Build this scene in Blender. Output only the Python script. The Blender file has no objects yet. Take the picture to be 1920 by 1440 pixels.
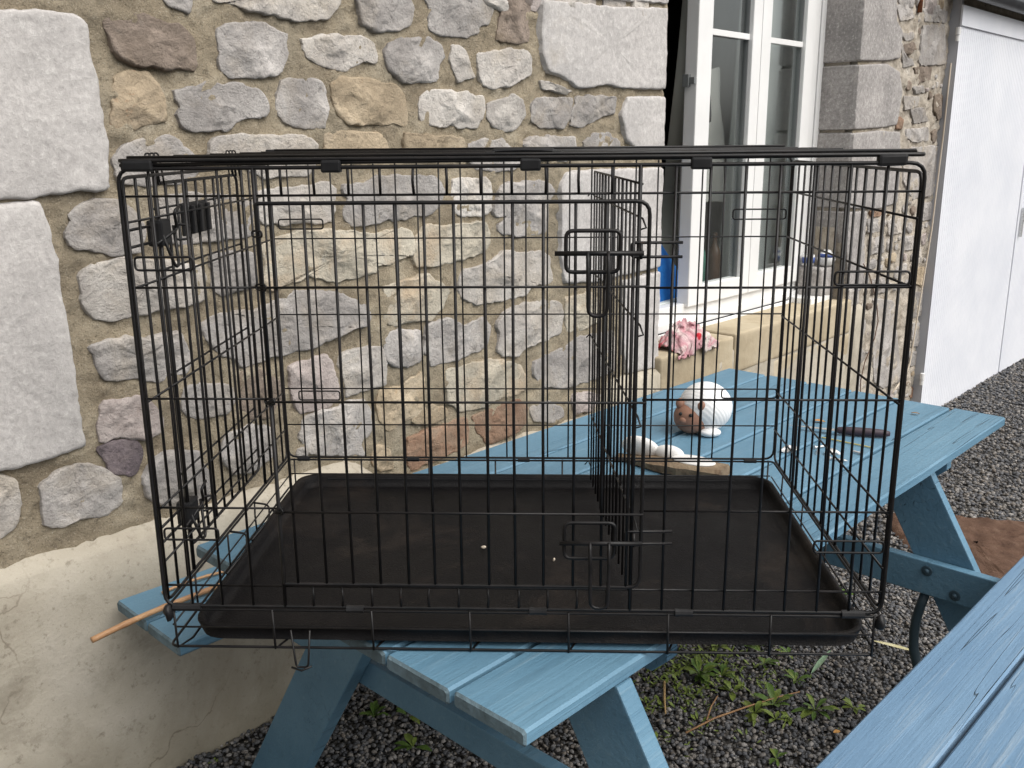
import bpy, bmesh, math, random
import numpy as np
from mathutils import Vector, Matrix, noise
R=math.radians
random.seed(7); rng=np.random.default_rng(11)
sc=bpy.context.scene
# ------------------------------------------------------------------ camera
cam=bpy.data.cameras.new('camera'); camo=bpy.data.objects.new('camera',cam); sc.collection.objects.link(camo)
cam.sensor_width=36; cam.lens=1755.73/1920*36; cam.clip_end=200; cam.clip_start=.02
PAN,TILT,ROLL=-0.0413,0.2541,-0.0090
_f=Vector((math.sin(PAN)*math.cos(TILT),math.cos(PAN)*math.cos(TILT),-math.sin(TILT)))
_r=Vector((math.cos(PAN),-math.sin(PAN),0)); _u=_r.cross(_f)
_r2=_r*math.cos(ROLL)+_u*math.sin(ROLL); _u2=-_r*math.sin(ROLL)+_u*math.cos(ROLL)
camo.matrix_world=Matrix(((_r2.x,_u2.x,-_f.x,.5814),(_r2.y,_u2.y,-_f.y,-1.2695),(_r2.z,_u2.z,-_f.z,1.4891),(0,0,0,1)))
sc.camera=camo
sc.render.resolution_x=1024; sc.render.resolution_y=768
# ------------------------------------------------------------------ light
SUN_EL,SUN_AZ=R(50),R(118)     # azimuth measured like the sun lamp below, from +Y clockwise
w_=bpy.data.worlds.new('World'); sc.world=w_; w_.use_nodes=True
wn=w_.node_tree; wn.nodes.clear()
sky=wn.nodes.new('ShaderNodeTexSky'); sky.sky_type='NISHITA'; sky.sun_disc=False
sky.sun_elevation=SUN_EL; sky.sun_rotation=SUN_AZ; sky.air_density=1.2; sky.dust_density=4.0; sky.altitude=50
hs=wn.nodes.new('ShaderNodeHueSaturation'); hs.inputs['Saturation'].default_value=.16
bg=wn.nodes.new('ShaderNodeBackground'); bg.inputs['Strength'].default_value=.11
wo=wn.nodes.new('ShaderNodeOutputWorld')
wn.links.new(sky.outputs[0],hs.inputs['Color']); wn.links.new(hs.outputs[0],bg.inputs[0]); wn.links.new(bg.outputs[0],wo.inputs[0])
sl=bpy.data.lights.new('sun','SUN'); sl.energy=2.25; sl.angle=R(62); sl.color=(1,.955,.90)
so=bpy.data.objects.new('sun',sl); sc.collection.objects.link(so)
_sd=Vector((math.sin(SUN_AZ)*math.cos(SUN_EL),math.cos(SUN_AZ)*math.cos(SUN_EL),math.sin(SUN_EL)))
so.rotation_euler=(-_sd).to_track_quat('-Z','Y').to_euler()
sc.view_settings.view_transform='Standard'; sc.view_settings.look='None'; sc.view_settings.gamma=1
sc.view_settings.use_curve_mapping=False; sc.view_settings.exposure=0.42
# ------------------------------------------------------------------ helpers
col=sc.collection; WL={}
def _place(o,loc,parent):
    WL[o.name]=Vector(loc)
    o.location=Vector(loc)-(WL[parent.name] if parent else Vector((0,0,0)))
    if parent: o.parent=parent
def thing(name,label,cat,loc,group=None):
    o=bpy.data.objects.new(name,None); col.objects.link(o); o.empty_display_size=.05
    _place(o,loc,None); o['label']=label; o['category']=cat
    if group: o['group']=group
    return o
def tag(o,label=None,cat=None,group=None,kind=None):
    if label:o['label']=label
    if cat:o['category']=cat
    if group:o['group']=group
    if kind:o['kind']=kind
    return o
def obj(name,geo,mat,parent=None,rot=0.,smooth=False,origin=None,tilt=None,label=None):
    v,f=geo; v=np.asarray(v,dtype=float)
    c=(v.min(0)+v.max(0))/2 if origin is None else np.asarray(origin,float)
    q=v-c
    if rot:
        cs,sn=math.cos(-rot),math.sin(-rot); q=np.stack([q[:,0]*cs-q[:,1]*sn,q[:,0]*sn+q[:,1]*cs,q[:,2]],1)
    me=bpy.data.meshes.new(name); me.from_pydata(q.tolist(),[],f); me.update()
    if smooth: me.shade_smooth() if hasattr(me,'shade_smooth') else [setattr(p,'use_smooth',True) for p in me.polygons]
    me.materials.append(mat)
    o=bpy.data.objects.new(name,me); col.objects.link(o)
    if rot:o.rotation_euler.z=rot
    _place(o,c,parent)
    if label:o['label']=label
    return o
def join(*gs):
    V=[];F=[];n=0
    for v,f in gs:
        v=np.asarray(v,float); V.append(v); F+= [tuple(i+n for i in q) for q in f]; n+=len(v)
    return np.concatenate(V),F
def xf(g,fn): return np.array([fn(*p) for p in np.asarray(g[0])]),g[1]
def box(x0,x1,y0,y1,z0,z1,b=0.):
    if b<=0:
        v=[(x,y,z) for x in(x0,x1) for y in(y0,y1) for z in(z0,z1)]
        return np.array(v,float),[(0,1,3,2),(4,6,7,5),(0,4,5,1),(2,3,7,6),(0,2,6,4),(1,5,7,3)]
    bm=bmesh.new(); bmesh.ops.create_cube(bm,size=1)
    for q in bm.verts: q.co=Vector(((x0+x1)/2+q.co.x*(x1-x0),(y0+y1)/2+q.co.y*(y1-y0),(z0+z1)/2+q.co.z*(z1-z0)))
    bmesh.ops.bevel(bm,geom=bm.edges[:],offset=b,segments=2,affect='EDGES',profile=.6)
    bm.verts.ensure_lookup_table(); bm.verts.index_update()
    g=(np.array([q.co[:] for q in bm.verts]),[tuple(q.index for q in f.verts) for f in bm.faces]); bm.free(); return g
def tube(P,r,n=7,closed=False,cap=True):
    P=[Vector(p) for p in P]; m=len(P); V=[];F=[]
    rr=r if hasattr(r,'__len__') else [r]*m
    up=None
    for i,p in enumerate(P):
        a=P[i-1] if (i>0 or closed) else p; b=P[(i+1)%m] if (i<m-1 or closed) else p
        d=(b-a).normalized()
        if up is None: up=Vector((0,0,1)) if abs(d.z)<.9 else Vector((1,0,0))
        s=d.cross(up)
        if s.length<1e-4: s=d.cross(Vector((0,1,0)))
        s.normalize(); up=s.cross(d).normalized()
        for k in range(n):
            t=2*math.pi*k/n; V.append(p+(s*math.cos(t)+up*math.sin(t))*rr[i])
    seg=m if closed else m-1
    for i in range(seg):
        a=i*n;b=((i+1)%m)*n
        for k in range(n): F.append((a+k,a+(k+1)%n,b+(k+1)%n,b+k))
    if cap and not closed: F.append(tuple(range(n-1,-1,-1))); F.append(tuple(range((m-1)*n,m*n)))
    return np.array([v[:] for v in V]),F
def rnd(P,rad,closed=False,k=4):
    """round the corners of a polyline"""
    P=[Vector(p) for p in P]; m=len(P); out=[]
    for i in range(m):
        if not closed and i in(0,m-1): out.append(P[i]); continue
        a,b,c=P[i-1],P[i],P[(i+1)%m]
        d1=(a-b);d2=(c-b); q=min(rad,d1.length*.49,d2.length*.49)
        p1=b+d1.normalized()*q;p2=b+d2.normalized()*q
        for j in range(k+1):
            t=j/k; out.append(p1*(1-t)**2+b*2*t*(1-t)+p2*t*t)
    return out
def ell(c,rx,ry,rz,nu=20,nv=12,fn=None):
    V=[];F=[]
    for j in range(nv+1):
        ph=math.pi*j/nv
        for i in range(nu):
            th=2*math.pi*i/nu
            d=Vector((math.sin(ph)*math.cos(th),math.sin(ph)*math.sin(th),math.cos(ph)))
            k=fn(d) if fn else 1.
            V.append((c[0]+d.x*rx*k,c[1]+d.y*ry*k,c[2]+d.z*rz*k))
    for j in range(nv):
        for i in range(nu):
            F.append((j*nu+i,(j+1)*nu+i,(j+1)*nu+(i+1)%nu,j*nu+(i+1)%nu))
    return np.array(V),F
def lathe(c,prof,n=20,axis=None):
    V=[];F=[]
    for (r,z) in prof:
        for i in range(n):
            t=2*math.pi*i/n; V.append((r*math.cos(t),r*math.sin(t),z))
    for j in range(len(prof)-1):
        for i in range(n): F.append((j*n+i,j*n+(i+1)%n,(j+1)*n+(i+1)%n,(j+1)*n+i))
    F.append(tuple(range(n-1,-1,-1))); F.append(tuple(range((len(prof)-1)*n,len(prof)*n)))
    V=np.array(V)
    if axis is not None:
        q=Vector((0,0,1)).rotation_difference(Vector(axis)); V=np.array([(q@Vector(v))[:] for v in V])
    return V+np.array(c),F
def endgrain(o):
    o.data.materials.append(M_ENDG)
    n=len(o.data.polygons)
    for i,p in enumerate(o.data.polygons):
        if len(p.vertices)==8 or i<8 or n-10<=i: p.material_index=1
# frames: house wall (s along, o into the house, z up) and picnic table (u along, v towards the wall)
WY=R(49.5); TY=0.8462
WD=np.array([math.cos(WY),math.sin(WY),0]); WN=np.array([-math.sin(WY),math.cos(WY),0])
def W(s,o,z): return WD*s+WN*o+np.array([0,0,z])
TU=np.array([math.cos(TY),math.sin(TY),0]); TV=np.array([-math.sin(TY),math.cos(TY),0]); TA=np.array([.5513,-.2006,0])
def T(u,v,z): return TA+TU*u+TV*v+np.array([0,0,z])
ZT=.74
def CR(x,y,z): return np.array([x,y,z+ZT])
def gz(s):
    t=min(1,max(0,(s-1.6)/3.6)); return -.235*t*t*(3-2*t)
# ------------------------------------------------------------------ materials
class M:
    def __init__(s,name,rough=.7,spec=.5,metal=0.):
        s.m=bpy.data.materials.new(name); s.m.use_nodes=True; s.t=s.m.node_tree; s.n=s.t.nodes
        s.b=s.n['Principled BSDF']; s.b.inputs['Roughness'].default_value=rough; s.b.inputs['Metallic'].default_value=metal
        s.b.inputs['Specular IOR Level'].default_value=spec
        s.tc=s.n.new('ShaderNodeTexCoord'); s.oi=s.n.new('ShaderNodeObjectInfo'); s._v={}
    def l(s,a,b): s.t.links.new(a,b)
    def vec(s,scale=(1,1,1),rand=True):
        k=(tuple(scale),rand)
        if k in s._v: return s._v[k]
        mp=s.n.new('ShaderNodeMapping'); mp.inputs['Scale'].default_value=scale
        if rand:
            ad=s.n.new('ShaderNodeVectorMath'); ad.operation='ADD'
            mu=s.n.new('ShaderNodeMath'); mu.operation='MULTIPLY'; mu.inputs[1].default_value=37.
            s.l(s.oi.outputs['Random'],mu.inputs[0]); s.l(s.tc.outputs['Object'],ad.inputs[0]); s.l(mu.outputs[0],ad.inputs[1])
            s.l(ad.outputs[0],mp.inputs['Vector'])
        else: s.l(s.tc.outputs['Object'],mp.inputs['Vector'])
        s._v[k]=mp.outputs[0]; return mp.outputs[0]
    def noise(s,scale,detail=4,rough=.55,vs=(1,1,1),dist=0.,rand=True,kind=None):
        x=s.n.new('ShaderNodeTexNoise'); x.inputs['Scale'].default_value=scale; x.inputs['Detail'].default_value=detail
        x.inputs['Roughness'].default_value=rough; x.inputs['Distortion'].default_value=dist
        if kind: x.noise_type=kind
        s.l(s.vec(vs,rand),x.inputs['Vector']); return x.outputs['Fac']
    def voro(s,scale,feature='F1',vs=(1,1,1),rand=True,out='Distance'):
        x=s.n.new('ShaderNodeTexVoronoi'); x.inputs['Scale'].default_value=scale; x.feature=feature
        s.l(s.vec(vs,rand),x.inputs['Vector']); return x.outputs[out]
    def ramp(s,fac,stops):
        x=s.n.new('ShaderNodeValToRGB'); e=x.color_ramp.elements
        while len(e)<len(stops): e.new(.5)
        for k,(p,c) in zip(e,stops):
            k.position=p; k.color=(c,c,c,1) if not hasattr(c,'__len__') else (*c,1)
        s.l(fac,x.inputs[0]); return x.outputs[0]
    def mix(s,fac,a,b,mode='MIX'):
        x=s.n.new('ShaderNodeMix'); x.data_type='RGBA'; x.blend_type=mode
        for i,q in ((0,fac),(6,a),(7,b)):
            if hasattr(q,'is_output') or hasattr(q,'links'): s.l(q,x.inputs[i])
            elif i==0: x.inputs[0].default_value=q
            else: x.inputs[i].default_value=(*q,1)
        return x.outputs[2]
    def math(s,op,a,b=0.):
        x=s.n.new('ShaderNodeMath'); x.operation=op
        for i,q in ((0,a),(1,b)):
            if hasattr(q,'links'): s.l(q,x.inputs[i])
            else: x.inputs[i].default_value=q
        return x.outputs[0]
    def color(s,c):
        if hasattr(c,'links'): s.l(c,s.b.inputs['Base Color'])
        else: s.b.inputs['Base Color'].default_value=(*c,1)
        return s
    def bump(s,h,dist=.01,strength=1.):
        x=s.n.new('ShaderNodeBump'); x.inputs['Distance'].default_value=dist; x.inputs['Strength'].default_value=strength
        s.l(h,x.inputs['Height'])
        if getattr(s,'_b',None) is not None: s.l(s._b,x.inputs['Normal'])
        s._b=x.outputs[0]; s.l(x.outputs[0],s.b.inputs['Normal']); return s
    def rough(s,r):
        s.l(r,s.b.inputs['Roughness']); return s
def stone_mat(name,lo,mid,hi,vein=(.62,.60,.57),vw=.35,stain=None,sv=0.,bump=.0045,scale=9):
    m=M(name,.88,.25)
    a=m.noise(scale,6,.62,dist=.6); c=m.ramp(a,[(.30,lo),(.5,mid),(.70,hi)])
    v=m.noise(scale*2.2,7,.7,dist=1.4); c=m.mix(m.ramp(v,[(.60,0),(.74,vw)]),c,vein)
    if stain: c=m.mix(m.ramp(m.noise(7,5,.65,dist=.5),[(.48,0),(.66,sv)]),c,stain)
    d=m.noise(150,3,.7); c=m.mix(m.ramp(d,[(.3,.35),(.5,0)]),c,tuple(x*.45 for x in lo))
    rnd_=m.ramp(m.oi.outputs['Random'],[(0,.84),(1,1.1)]); c=m.mix(1.,c,rnd_,'MULTIPLY')
    rg=m.noise(11,5,.6,dist=.5,kind='RIDGED_MULTIFRACTAL')
    c=m.mix(m.ramp(rg,[(.55,0),(.95,.5)]),c,tuple(min(.8,x*1.35) for x in hi))
    pit=m.noise(34,6,.72,dist=.3); c=m.mix(m.ramp(pit,[(.30,.75),(.41,0)]),c,tuple(x*.42 for x in lo))
    pt=m.noise(4.5,3,.6); c=m.mix(m.ramp(pt,[(.35,.45),(.6,0)]),c,tuple(x*.8 for x in lo))
    m.color(c); m.bump(rg,bump*1.3).bump(pit,bump*2.4).bump(m.noise(170,3,.65),bump*.35); return m.m
MS={
 'g':stone_mat('limestone_grey',(.29,.27,.255),(.42,.395,.375),(.56,.53,.505),stain=(.44,.37,.28),sv=.4),
 'w':stone_mat('limestone_pale',(.38,.35,.325),(.53,.495,.455),(.66,.625,.58),vw=.5,stain=(.48,.40,.29),sv=.4),
 'y':stone_mat('limestone_ochre_white',(.36,.33,.27),(.52,.47,.38),(.62,.57,.47),vein=(.36,.35,.35),vw=.6,stain=(.50,.30,.14),sv=.35),
 'b':stone_mat('sandstone_brown',(.16,.125,.10),(.27,.22,.18),(.38,.31,.26),vein=(.4,.37,.34),vw=.3,stain=(.2,.15,.09),sv=.5),
 'o':stone_mat('sandstone_orange',(.38,.31,.22),(.5,.40,.28),(.55,.45,.32),vein=(.55,.22,.08),vw=.7,stain=(.34,.30,.25),sv=.5),
 't':stone_mat('sandstone_tan',(.30,.24,.165),(.42,.34,.24),(.50,.42,.31),vein=(.48,.30,.15),vw=.5),
 'p':stone_mat('limestone_pinkish',(.33,.28,.26),(.47,.41,.385),(.56,.50,.47),vein=(.42,.28,.20),vw=.3),
 'r':stone_mat('brick_red_stone',(.23,.14,.095),(.34,.215,.145),(.44,.31,.22),vein=(.42,.38,.32),vw=.6,stain=(.30,.26,.2),sv=.6),
 'd':stone_mat('stained_dark_stone',(.10,.085,.09),(.17,.14,.15),(.24,.20,.20),vein=(.22,.15,.22),vw=.6),
}
def ashlar(name,c0,c1,dark):
    m=M(name,.9,.2)
    a=m.noise(5,5,.6); c=m.ramp(a,[(.3,c0),(.7,c1)])
    h=m.noise(75,6,.78,vs=(1,1,.85),dist=.2); c=m.mix(m.ramp(h,[(.36,.55),(.52,0)]),c,dark)
    c=m.mix(m.ramp(h,[(.55,0),(.66,.6)]),c,(.70,.68,.65))
    c=m.mix(m.ramp(m.noise(5,5,.7,vs=(1,1,.5)),[(.52,0),(.72,.5)]),c,dark)
    c=m.mix(m.ramp(m.noise(3,4,.7),[(.60,0),(.75,.35)]),c,(.42,.36,.27))
    m.color(c).bump(h,.0032).bump(m.noise(12,3,.5),.005); return m.m
MS['a']=ashlar('dressed_limestone',(.46,.44,.425),(.56,.535,.515),(.33,.31,.30))
MS['q']=ashlar('dressed_limestone_weathered',(.29,.275,.265),(.42,.395,.38),(.17,.16,.155))
def mortar():
    m=M('sandy_mortar',.95,.15)
    c=m.ramp(m.noise(6,5,.6,rand=False),[(.3,(.25,.205,.145)),(.55,(.365,.31,.225)),(.75,(.46,.405,.315))])
    c=m.mix(m.ramp(m.noise(240,3,.7,rand=False),[(.30,.8),(.45,0)]),c,(.12,.095,.06))
    c=m.mix(m.ramp(m.noise(300,2,.6,rand=False),[(.60,0),(.70,.6)]),c,(.58,.53,.44))
    c=m.mix(m.ramp(m.noise(2.2,4,.6,rand=False),[(.5,0),(.75,.5)]),c,(.24,.215,.165))
    sx=m.n.new('ShaderNodeSeparateXYZ'); m.l(m.tc.outputs['Object'],sx.inputs[0])
    rg=m.n.new('ShaderNodeMapRange'); rg.inputs[1].default_value=2.25; rg.inputs[2].default_value=2.5; m.l(m.math('ADD',sx.outputs[0],m.math('MULTIPLY',m.noise(9,4,.6,rand=False),.3)),rg.inputs[0])
    c=m.mix(rg.outputs[0],c,m.ramp(m.noise(14,5,.65,rand=False),[(.35,(.36,.31,.25)),(.6,(.52,.47,.40)),(.75,(.60,.56,.50))]))
    c=m.mix(m.ramp(m.noise(38,5,.75,rand=False),[(.32,.7),(.44,0)]),c,(.13,.11,.08))
    m.color(c).bump(m.noise(48,6,.7,rand=False),.010).bump(m.noise(260,3,.8,rand=False),.003); return m.m
M_MORT=mortar()
def render_mat():
    m=M('lime_render',.9,.2)
    c=m.ramp(m.noise(3,6,.6,rand=False),[(.3,(.37,.33,.265)),(.55,(.46,.42,.345)),(.75,(.52,.48,.41))])
    c=m.mix(m.ramp(m.noise(2.6,7,.72,rand=False,dist=.4),[(.55,0),(.74,.75)]),c,(.22,.195,.15))
    c=m.mix(m.ramp(m.noise(45,5,.75,rand=False),[(.30,.65),(.43,0)]),c,(.19,.165,.125))
    c=m.mix(m.ramp(m.noise(17,6,.8,rand=False),[(.56,0),(.70,.45)]),c,(.24,.21,.16))
    c=m.mix(m.ramp(m.noise(210,3,.8,rand=False),[(.60,0),(.72,.5)]),c,(.58,.54,.47))
    c=m.mix(m.ramp(m.noise(210,3,.8,rand=False,vs=(1,1,1.3)),[(.28,.5),(.38,0)]),c,(.16,.14,.11))
    v=m.n.new('ShaderNodeTexVoronoi'); v.feature='DISTANCE_TO_EDGE'; v.inputs['Scale'].default_value=1.15
    nz=m.n.new('ShaderNodeTexNoise'); nz.inputs['Scale'].default_value=7; nz.inputs['Detail'].default_value=6
    m.l(m.vec((1,1,1),False),nz.inputs['Vector'])
    ad=m.n.new('ShaderNodeVectorMath'); ad.operation='MULTIPLY_ADD'; ad.inputs[1].default_value=(.22,.22,.22)
    m.l(nz.outputs['Color'],ad.inputs[0]); m.l(m.vec((1,1,1),False),ad.inputs[2]); m.l(ad.outputs[0],v.inputs['Vector'])
    sz=m.n.new('ShaderNodeSeparateXYZ'); m.l(m.tc.outputs['Object'],sz.inputs[0])
    dz=m.math('ADD',sz.outputs[2],m.math('MULTIPLY',m.noise(4,5,.65,rand=False),.35))
    c=m.mix(m.ramp(dz,[(.0,.7),(.22,0)]),c,(.21,.19,.135))
    c=m.mix(m.ramp(m.noise(1.6,6,.7,rand=False,dist=.6),[(.50,0),(.66,.55)]),c,(.27,.235,.175))
    cr=m.ramp(v.outputs['Distance'],[(.0,.6),(.0028,0)])
    cr=m.math('MULTIPLY',cr,m.ramp(m.noise(1.7,2,rand=False),[(.44,0),(.52,1)]))
    c=m.mix(cr,c,(.13,.10,.07))
    m.color(c).bump(m.noise(6,4,.5,rand=False),.010).bump(m.noise(150,3,.6,rand=False),.0012); return m.m
M_REND=render_mat()
def sill_mat():
    m=M('sill_stone',.9,.2)
    c=m.ramp(m.noise(4,6,.6),[(.3,(.30,.245,.165)),(.5,(.42,.355,.25)),(.72,(.50,.44,.33))])
    c=m.mix(m.ramp(m.noise(3,6,.7),[(.55,0),(.75,.7)]),c,(.27,.23,.17))
    m.color(c).bump(m.noise(12,5,.55),.008).bump(m.noise(200,3,.6),.001); return m.m
M_SILL=sill_mat()
def paint_wood(name,c0,c1,worn,wf=.55):
    m=M(name,.5,.4)
    big=m.noise(3,4,.6,vs=(.6,2,2)); c=m.ramp(big,[(.3,c0),(.7,c1)])
    g=m.noise(1,6,.7,vs=(2.2,70,70),dist=.3)
    c=m.mix(m.ramp(g,[(.56,0),(.72,wf)]),c,worn)
    c=m.mix(m.ramp(g,[(.28,.55),(.42,0)]),c,tuple(x*.62 for x in c0))
    sp=m.noise(28,5,.75,vs=(.5,1,1)); c=m.mix(m.ramp(sp,[(.66,0),(.73,.35)]),c,(.22,.25,.25))
    crk=m.noise(1,2,.45,vs=(.7,30,30),dist=.12)
    k=m.ramp(m.math('ABSOLUTE',m.math('SUBTRACT',crk,.5)),[(.0,.9),(.004,0)])
    k=m.math('MULTIPLY',k,m.ramp(m.noise(1.9,2,.5),[(.55,0),(.60,1)])); c=m.mix(k,c,(.02,.04,.055))
    c=m.mix(m.ramp(m.noise(7,6,.8,vs=(.7,1,1)),[(.58,0),(.75,.45)]),c,tuple(x*.72 for x in c0))
    ch=m.noise(48,4,.7,vs=(.45,1,1)); c=m.mix(m.ramp(ch,[(.735,0),(.75,.9)]),c,(.26,.24,.20))
    m.color(c).bump(g,.0025).bump(m.noise(60,4,.6),.0008)
    m.bump(m.math('MULTIPLY',k,-1.),.003); return m.m
M_BLUE=paint_wood('blue_painted_wood',(.088,.19,.275),(.125,.245,.34),(.22,.32,.385),.35)
M_BLUEW=paint_wood('blue_painted_wood_worn',(.118,.215,.335),(.16,.27,.395),(.33,.40,.45),.5)
def simple(name,c,rough=.6,spec=.5,metal=0.,c2=None,sc_=40,bump=0.,bs=80):
    m=M(name,rough,spec,metal)
    m.color(m.ramp(m.noise(sc_,4,.6),[(.35,c),(.65,c2)]) if c2 else c)
    if bump: m.bump(m.noise(bs,4,.6),bump)
    return m.m
M_ENDG=simple('weathered_end_grain',(.085,.12,.135),.8,.3,c2=(.15,.22,.26),sc_=25,bump=.003)
def wire_mat():
    m=M('black_coated_wire',.42,.32)
    c=m.ramp(m.noise(30,3,.6),[(.4,(.0055,.0055,.006)),(.7,(.012,.010,.010))])
    c=m.mix(m.ramp(m.noise(11,4,.7),[(.70,0),(.78,.6)]),c,(.10,.045,.02))
    m.color(c).rough(m.ramp(m.noise(60,3),[(.3,.34),(.7,.55)])); return m.m
M_WIRE=wire_mat()
def tray_mat():
    m=M('black_plastic_tray',.6,.17)
    c=m.ramp(m.noise(9,6,.7,rand=False),[(.35,(.0025,.0023,.0028)),(.62,(.005,.0045,.005)),(.8,(.013,.011,.0105))])
    c=m.mix(m.ramp(m.noise(160,3,.8,rand=False),[(.66,0),(.76,.45)]),c,(.08,.07,.06))
    c=m.mix(m.ramp(m.noise(3.2,6,.75,rand=False,dist=.5),[(.53,0),(.72,.75)]),c,(.028,.021,.017))
    c=m.mix(m.ramp(m.noise(1,3,.6,vs=(6,160,6),rand=False),[(.72,0),(.76,.4)]),c,(.05,.045,.04))
    m.color(c).rough(m.ramp(m.noise(5,4,rand=False),[(.3,.36),(.7,.68)])).bump(m.noise(300,3,.7,rand=False),.0012); return m.m
M_TRAY=tray_mat()
M_PLAS=simple('black_plastic',(.009,.009,.010),.5,.3,c2=(.015,.015,.016))
M_UPVC=simple('white_window_plastic',(.74,.74,.73),.35,.5,c2=(.79,.79,.78),sc_=5)
M_GSK=simple('grey_seal',(.16,.17,.17),.6)
M_SHED=simple('white_cladding',(.68,.70,.755),.45,.45,c2=(.75,.765,.81),sc_=3)
M_GUT=simple('black_gutter',(.02,.022,.027),.4,.5,c2=(.045,.05,.055),sc_=8)
M_STEEL=simple('bright_steel',(.72,.72,.70),.35,.5,.6,c2=(.5,.5,.5),sc_=90)
M_RUST=simple('rusty_iron',(.28,.10,.045),.85,.2,c2=(.12,.06,.04),sc_=60,bump=.002)
M_TILE=simple('brown_roof',(.20,.14,.08),.9,.2,c2=(.28,.2,.12),sc_=12,bump=.004)
def glass_mat():
    m=bpy.data.materials.new('window_glass'); m.use_nodes=True; t=m.node_tree; t.nodes.clear()
    o=t.nodes.new('ShaderNodeOutputMaterial'); tr=t.nodes.new('ShaderNodeBsdfTransparent'); tr.inputs[0].default_value=(.94,.955,.95,1)
    g=t.nodes.new('ShaderNodeBsdfGlossy'); g.inputs['Roughness'].default_value=.03; g.inputs[0].default_value=(.93,.96,.96,1)
    lw=t.nodes.new('ShaderNodeLayerWeight'); lw.inputs['Blend'].default_value=.5
    pw=t.nodes.new('ShaderNodeMath'); pw.operation='POWER'; pw.inputs[1].default_value=3.5; t.links.new(lw.outputs['Facing'],pw.inputs[0])
    f=t.nodes.new('ShaderNodeMath'); f.operation='MULTIPLY_ADD'; f.inputs[1].default_value=.8; f.inputs[2].default_value=.07; t.links.new(pw.outputs[0],f.inputs[0])
    mx=t.nodes.new('ShaderNodeMixShader')
    t.links.new(f.outputs[0],mx.inputs[0]); t.links.new(tr.outputs[0],mx.inputs[1]); t.links.new(g.outputs[0],mx.inputs[2]); t.links.new(mx.outputs[0],o.inputs[0]); return m
M_GLASS=glass_mat()
def leaf_mat(name,c0,c1):
    m=M(name,.5,.35); m.color(m.ramp(m.noise(40,4,.6),[(.3,c0),(.7,c1)]))
    return m.m
M_LEAF=leaf_mat('weed_leaf',(.04,.085,.014),(.10,.165,.03)); M_LEAF2=leaf_mat('weed_leaf_pale',(.085,.13,.022),(.19,.24,.05))
def gravel_mat():
    m=M('gravel_stone',.8,.3)
    at=m.n.new('ShaderNodeAttribute'); at.attribute_name='tone'
    c=m.ramp(at.outputs['Fac'],[(0,(.06,.062,.068)),(.35,(.115,.118,.128)),(.6,(.18,.175,.172)),(.80,(.20,.175,.15)),(.93,(.27,.255,.24)),(1,(.36,.34,.32))])
    c=m.mix(m.ramp(m.noise(220,3,.7,rand=False),[(.35,.4),(.6,0)]),c,(.05,.05,.05))
    m.color(c); return m.m
M_GRAV=gravel_mat()
def ground_mat():
    m=M('gravel_bed',.95,.15)
    v=m.voro(85,rand=False,out='Color'); x=m.n.new('ShaderNodeSeparateColor'); m.l(v,x.inputs[0])
    c=m.ramp(x.outputs[0],[(0,(.05,.048,.045)),(.6,(.11,.105,.10)),(.9,(.18,.165,.15)),(1,(.26,.25,.23))])
    d=m.voro(85,rand=False); c=m.mix(m.ramp(d,[(.45,0),(.85,.9)]),c,(.025,.022,.02))
    m.color(c).bump(m.math('MULTIPLY',d,-1.),.012); return m.m
M_GRND=ground_mat()

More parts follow.
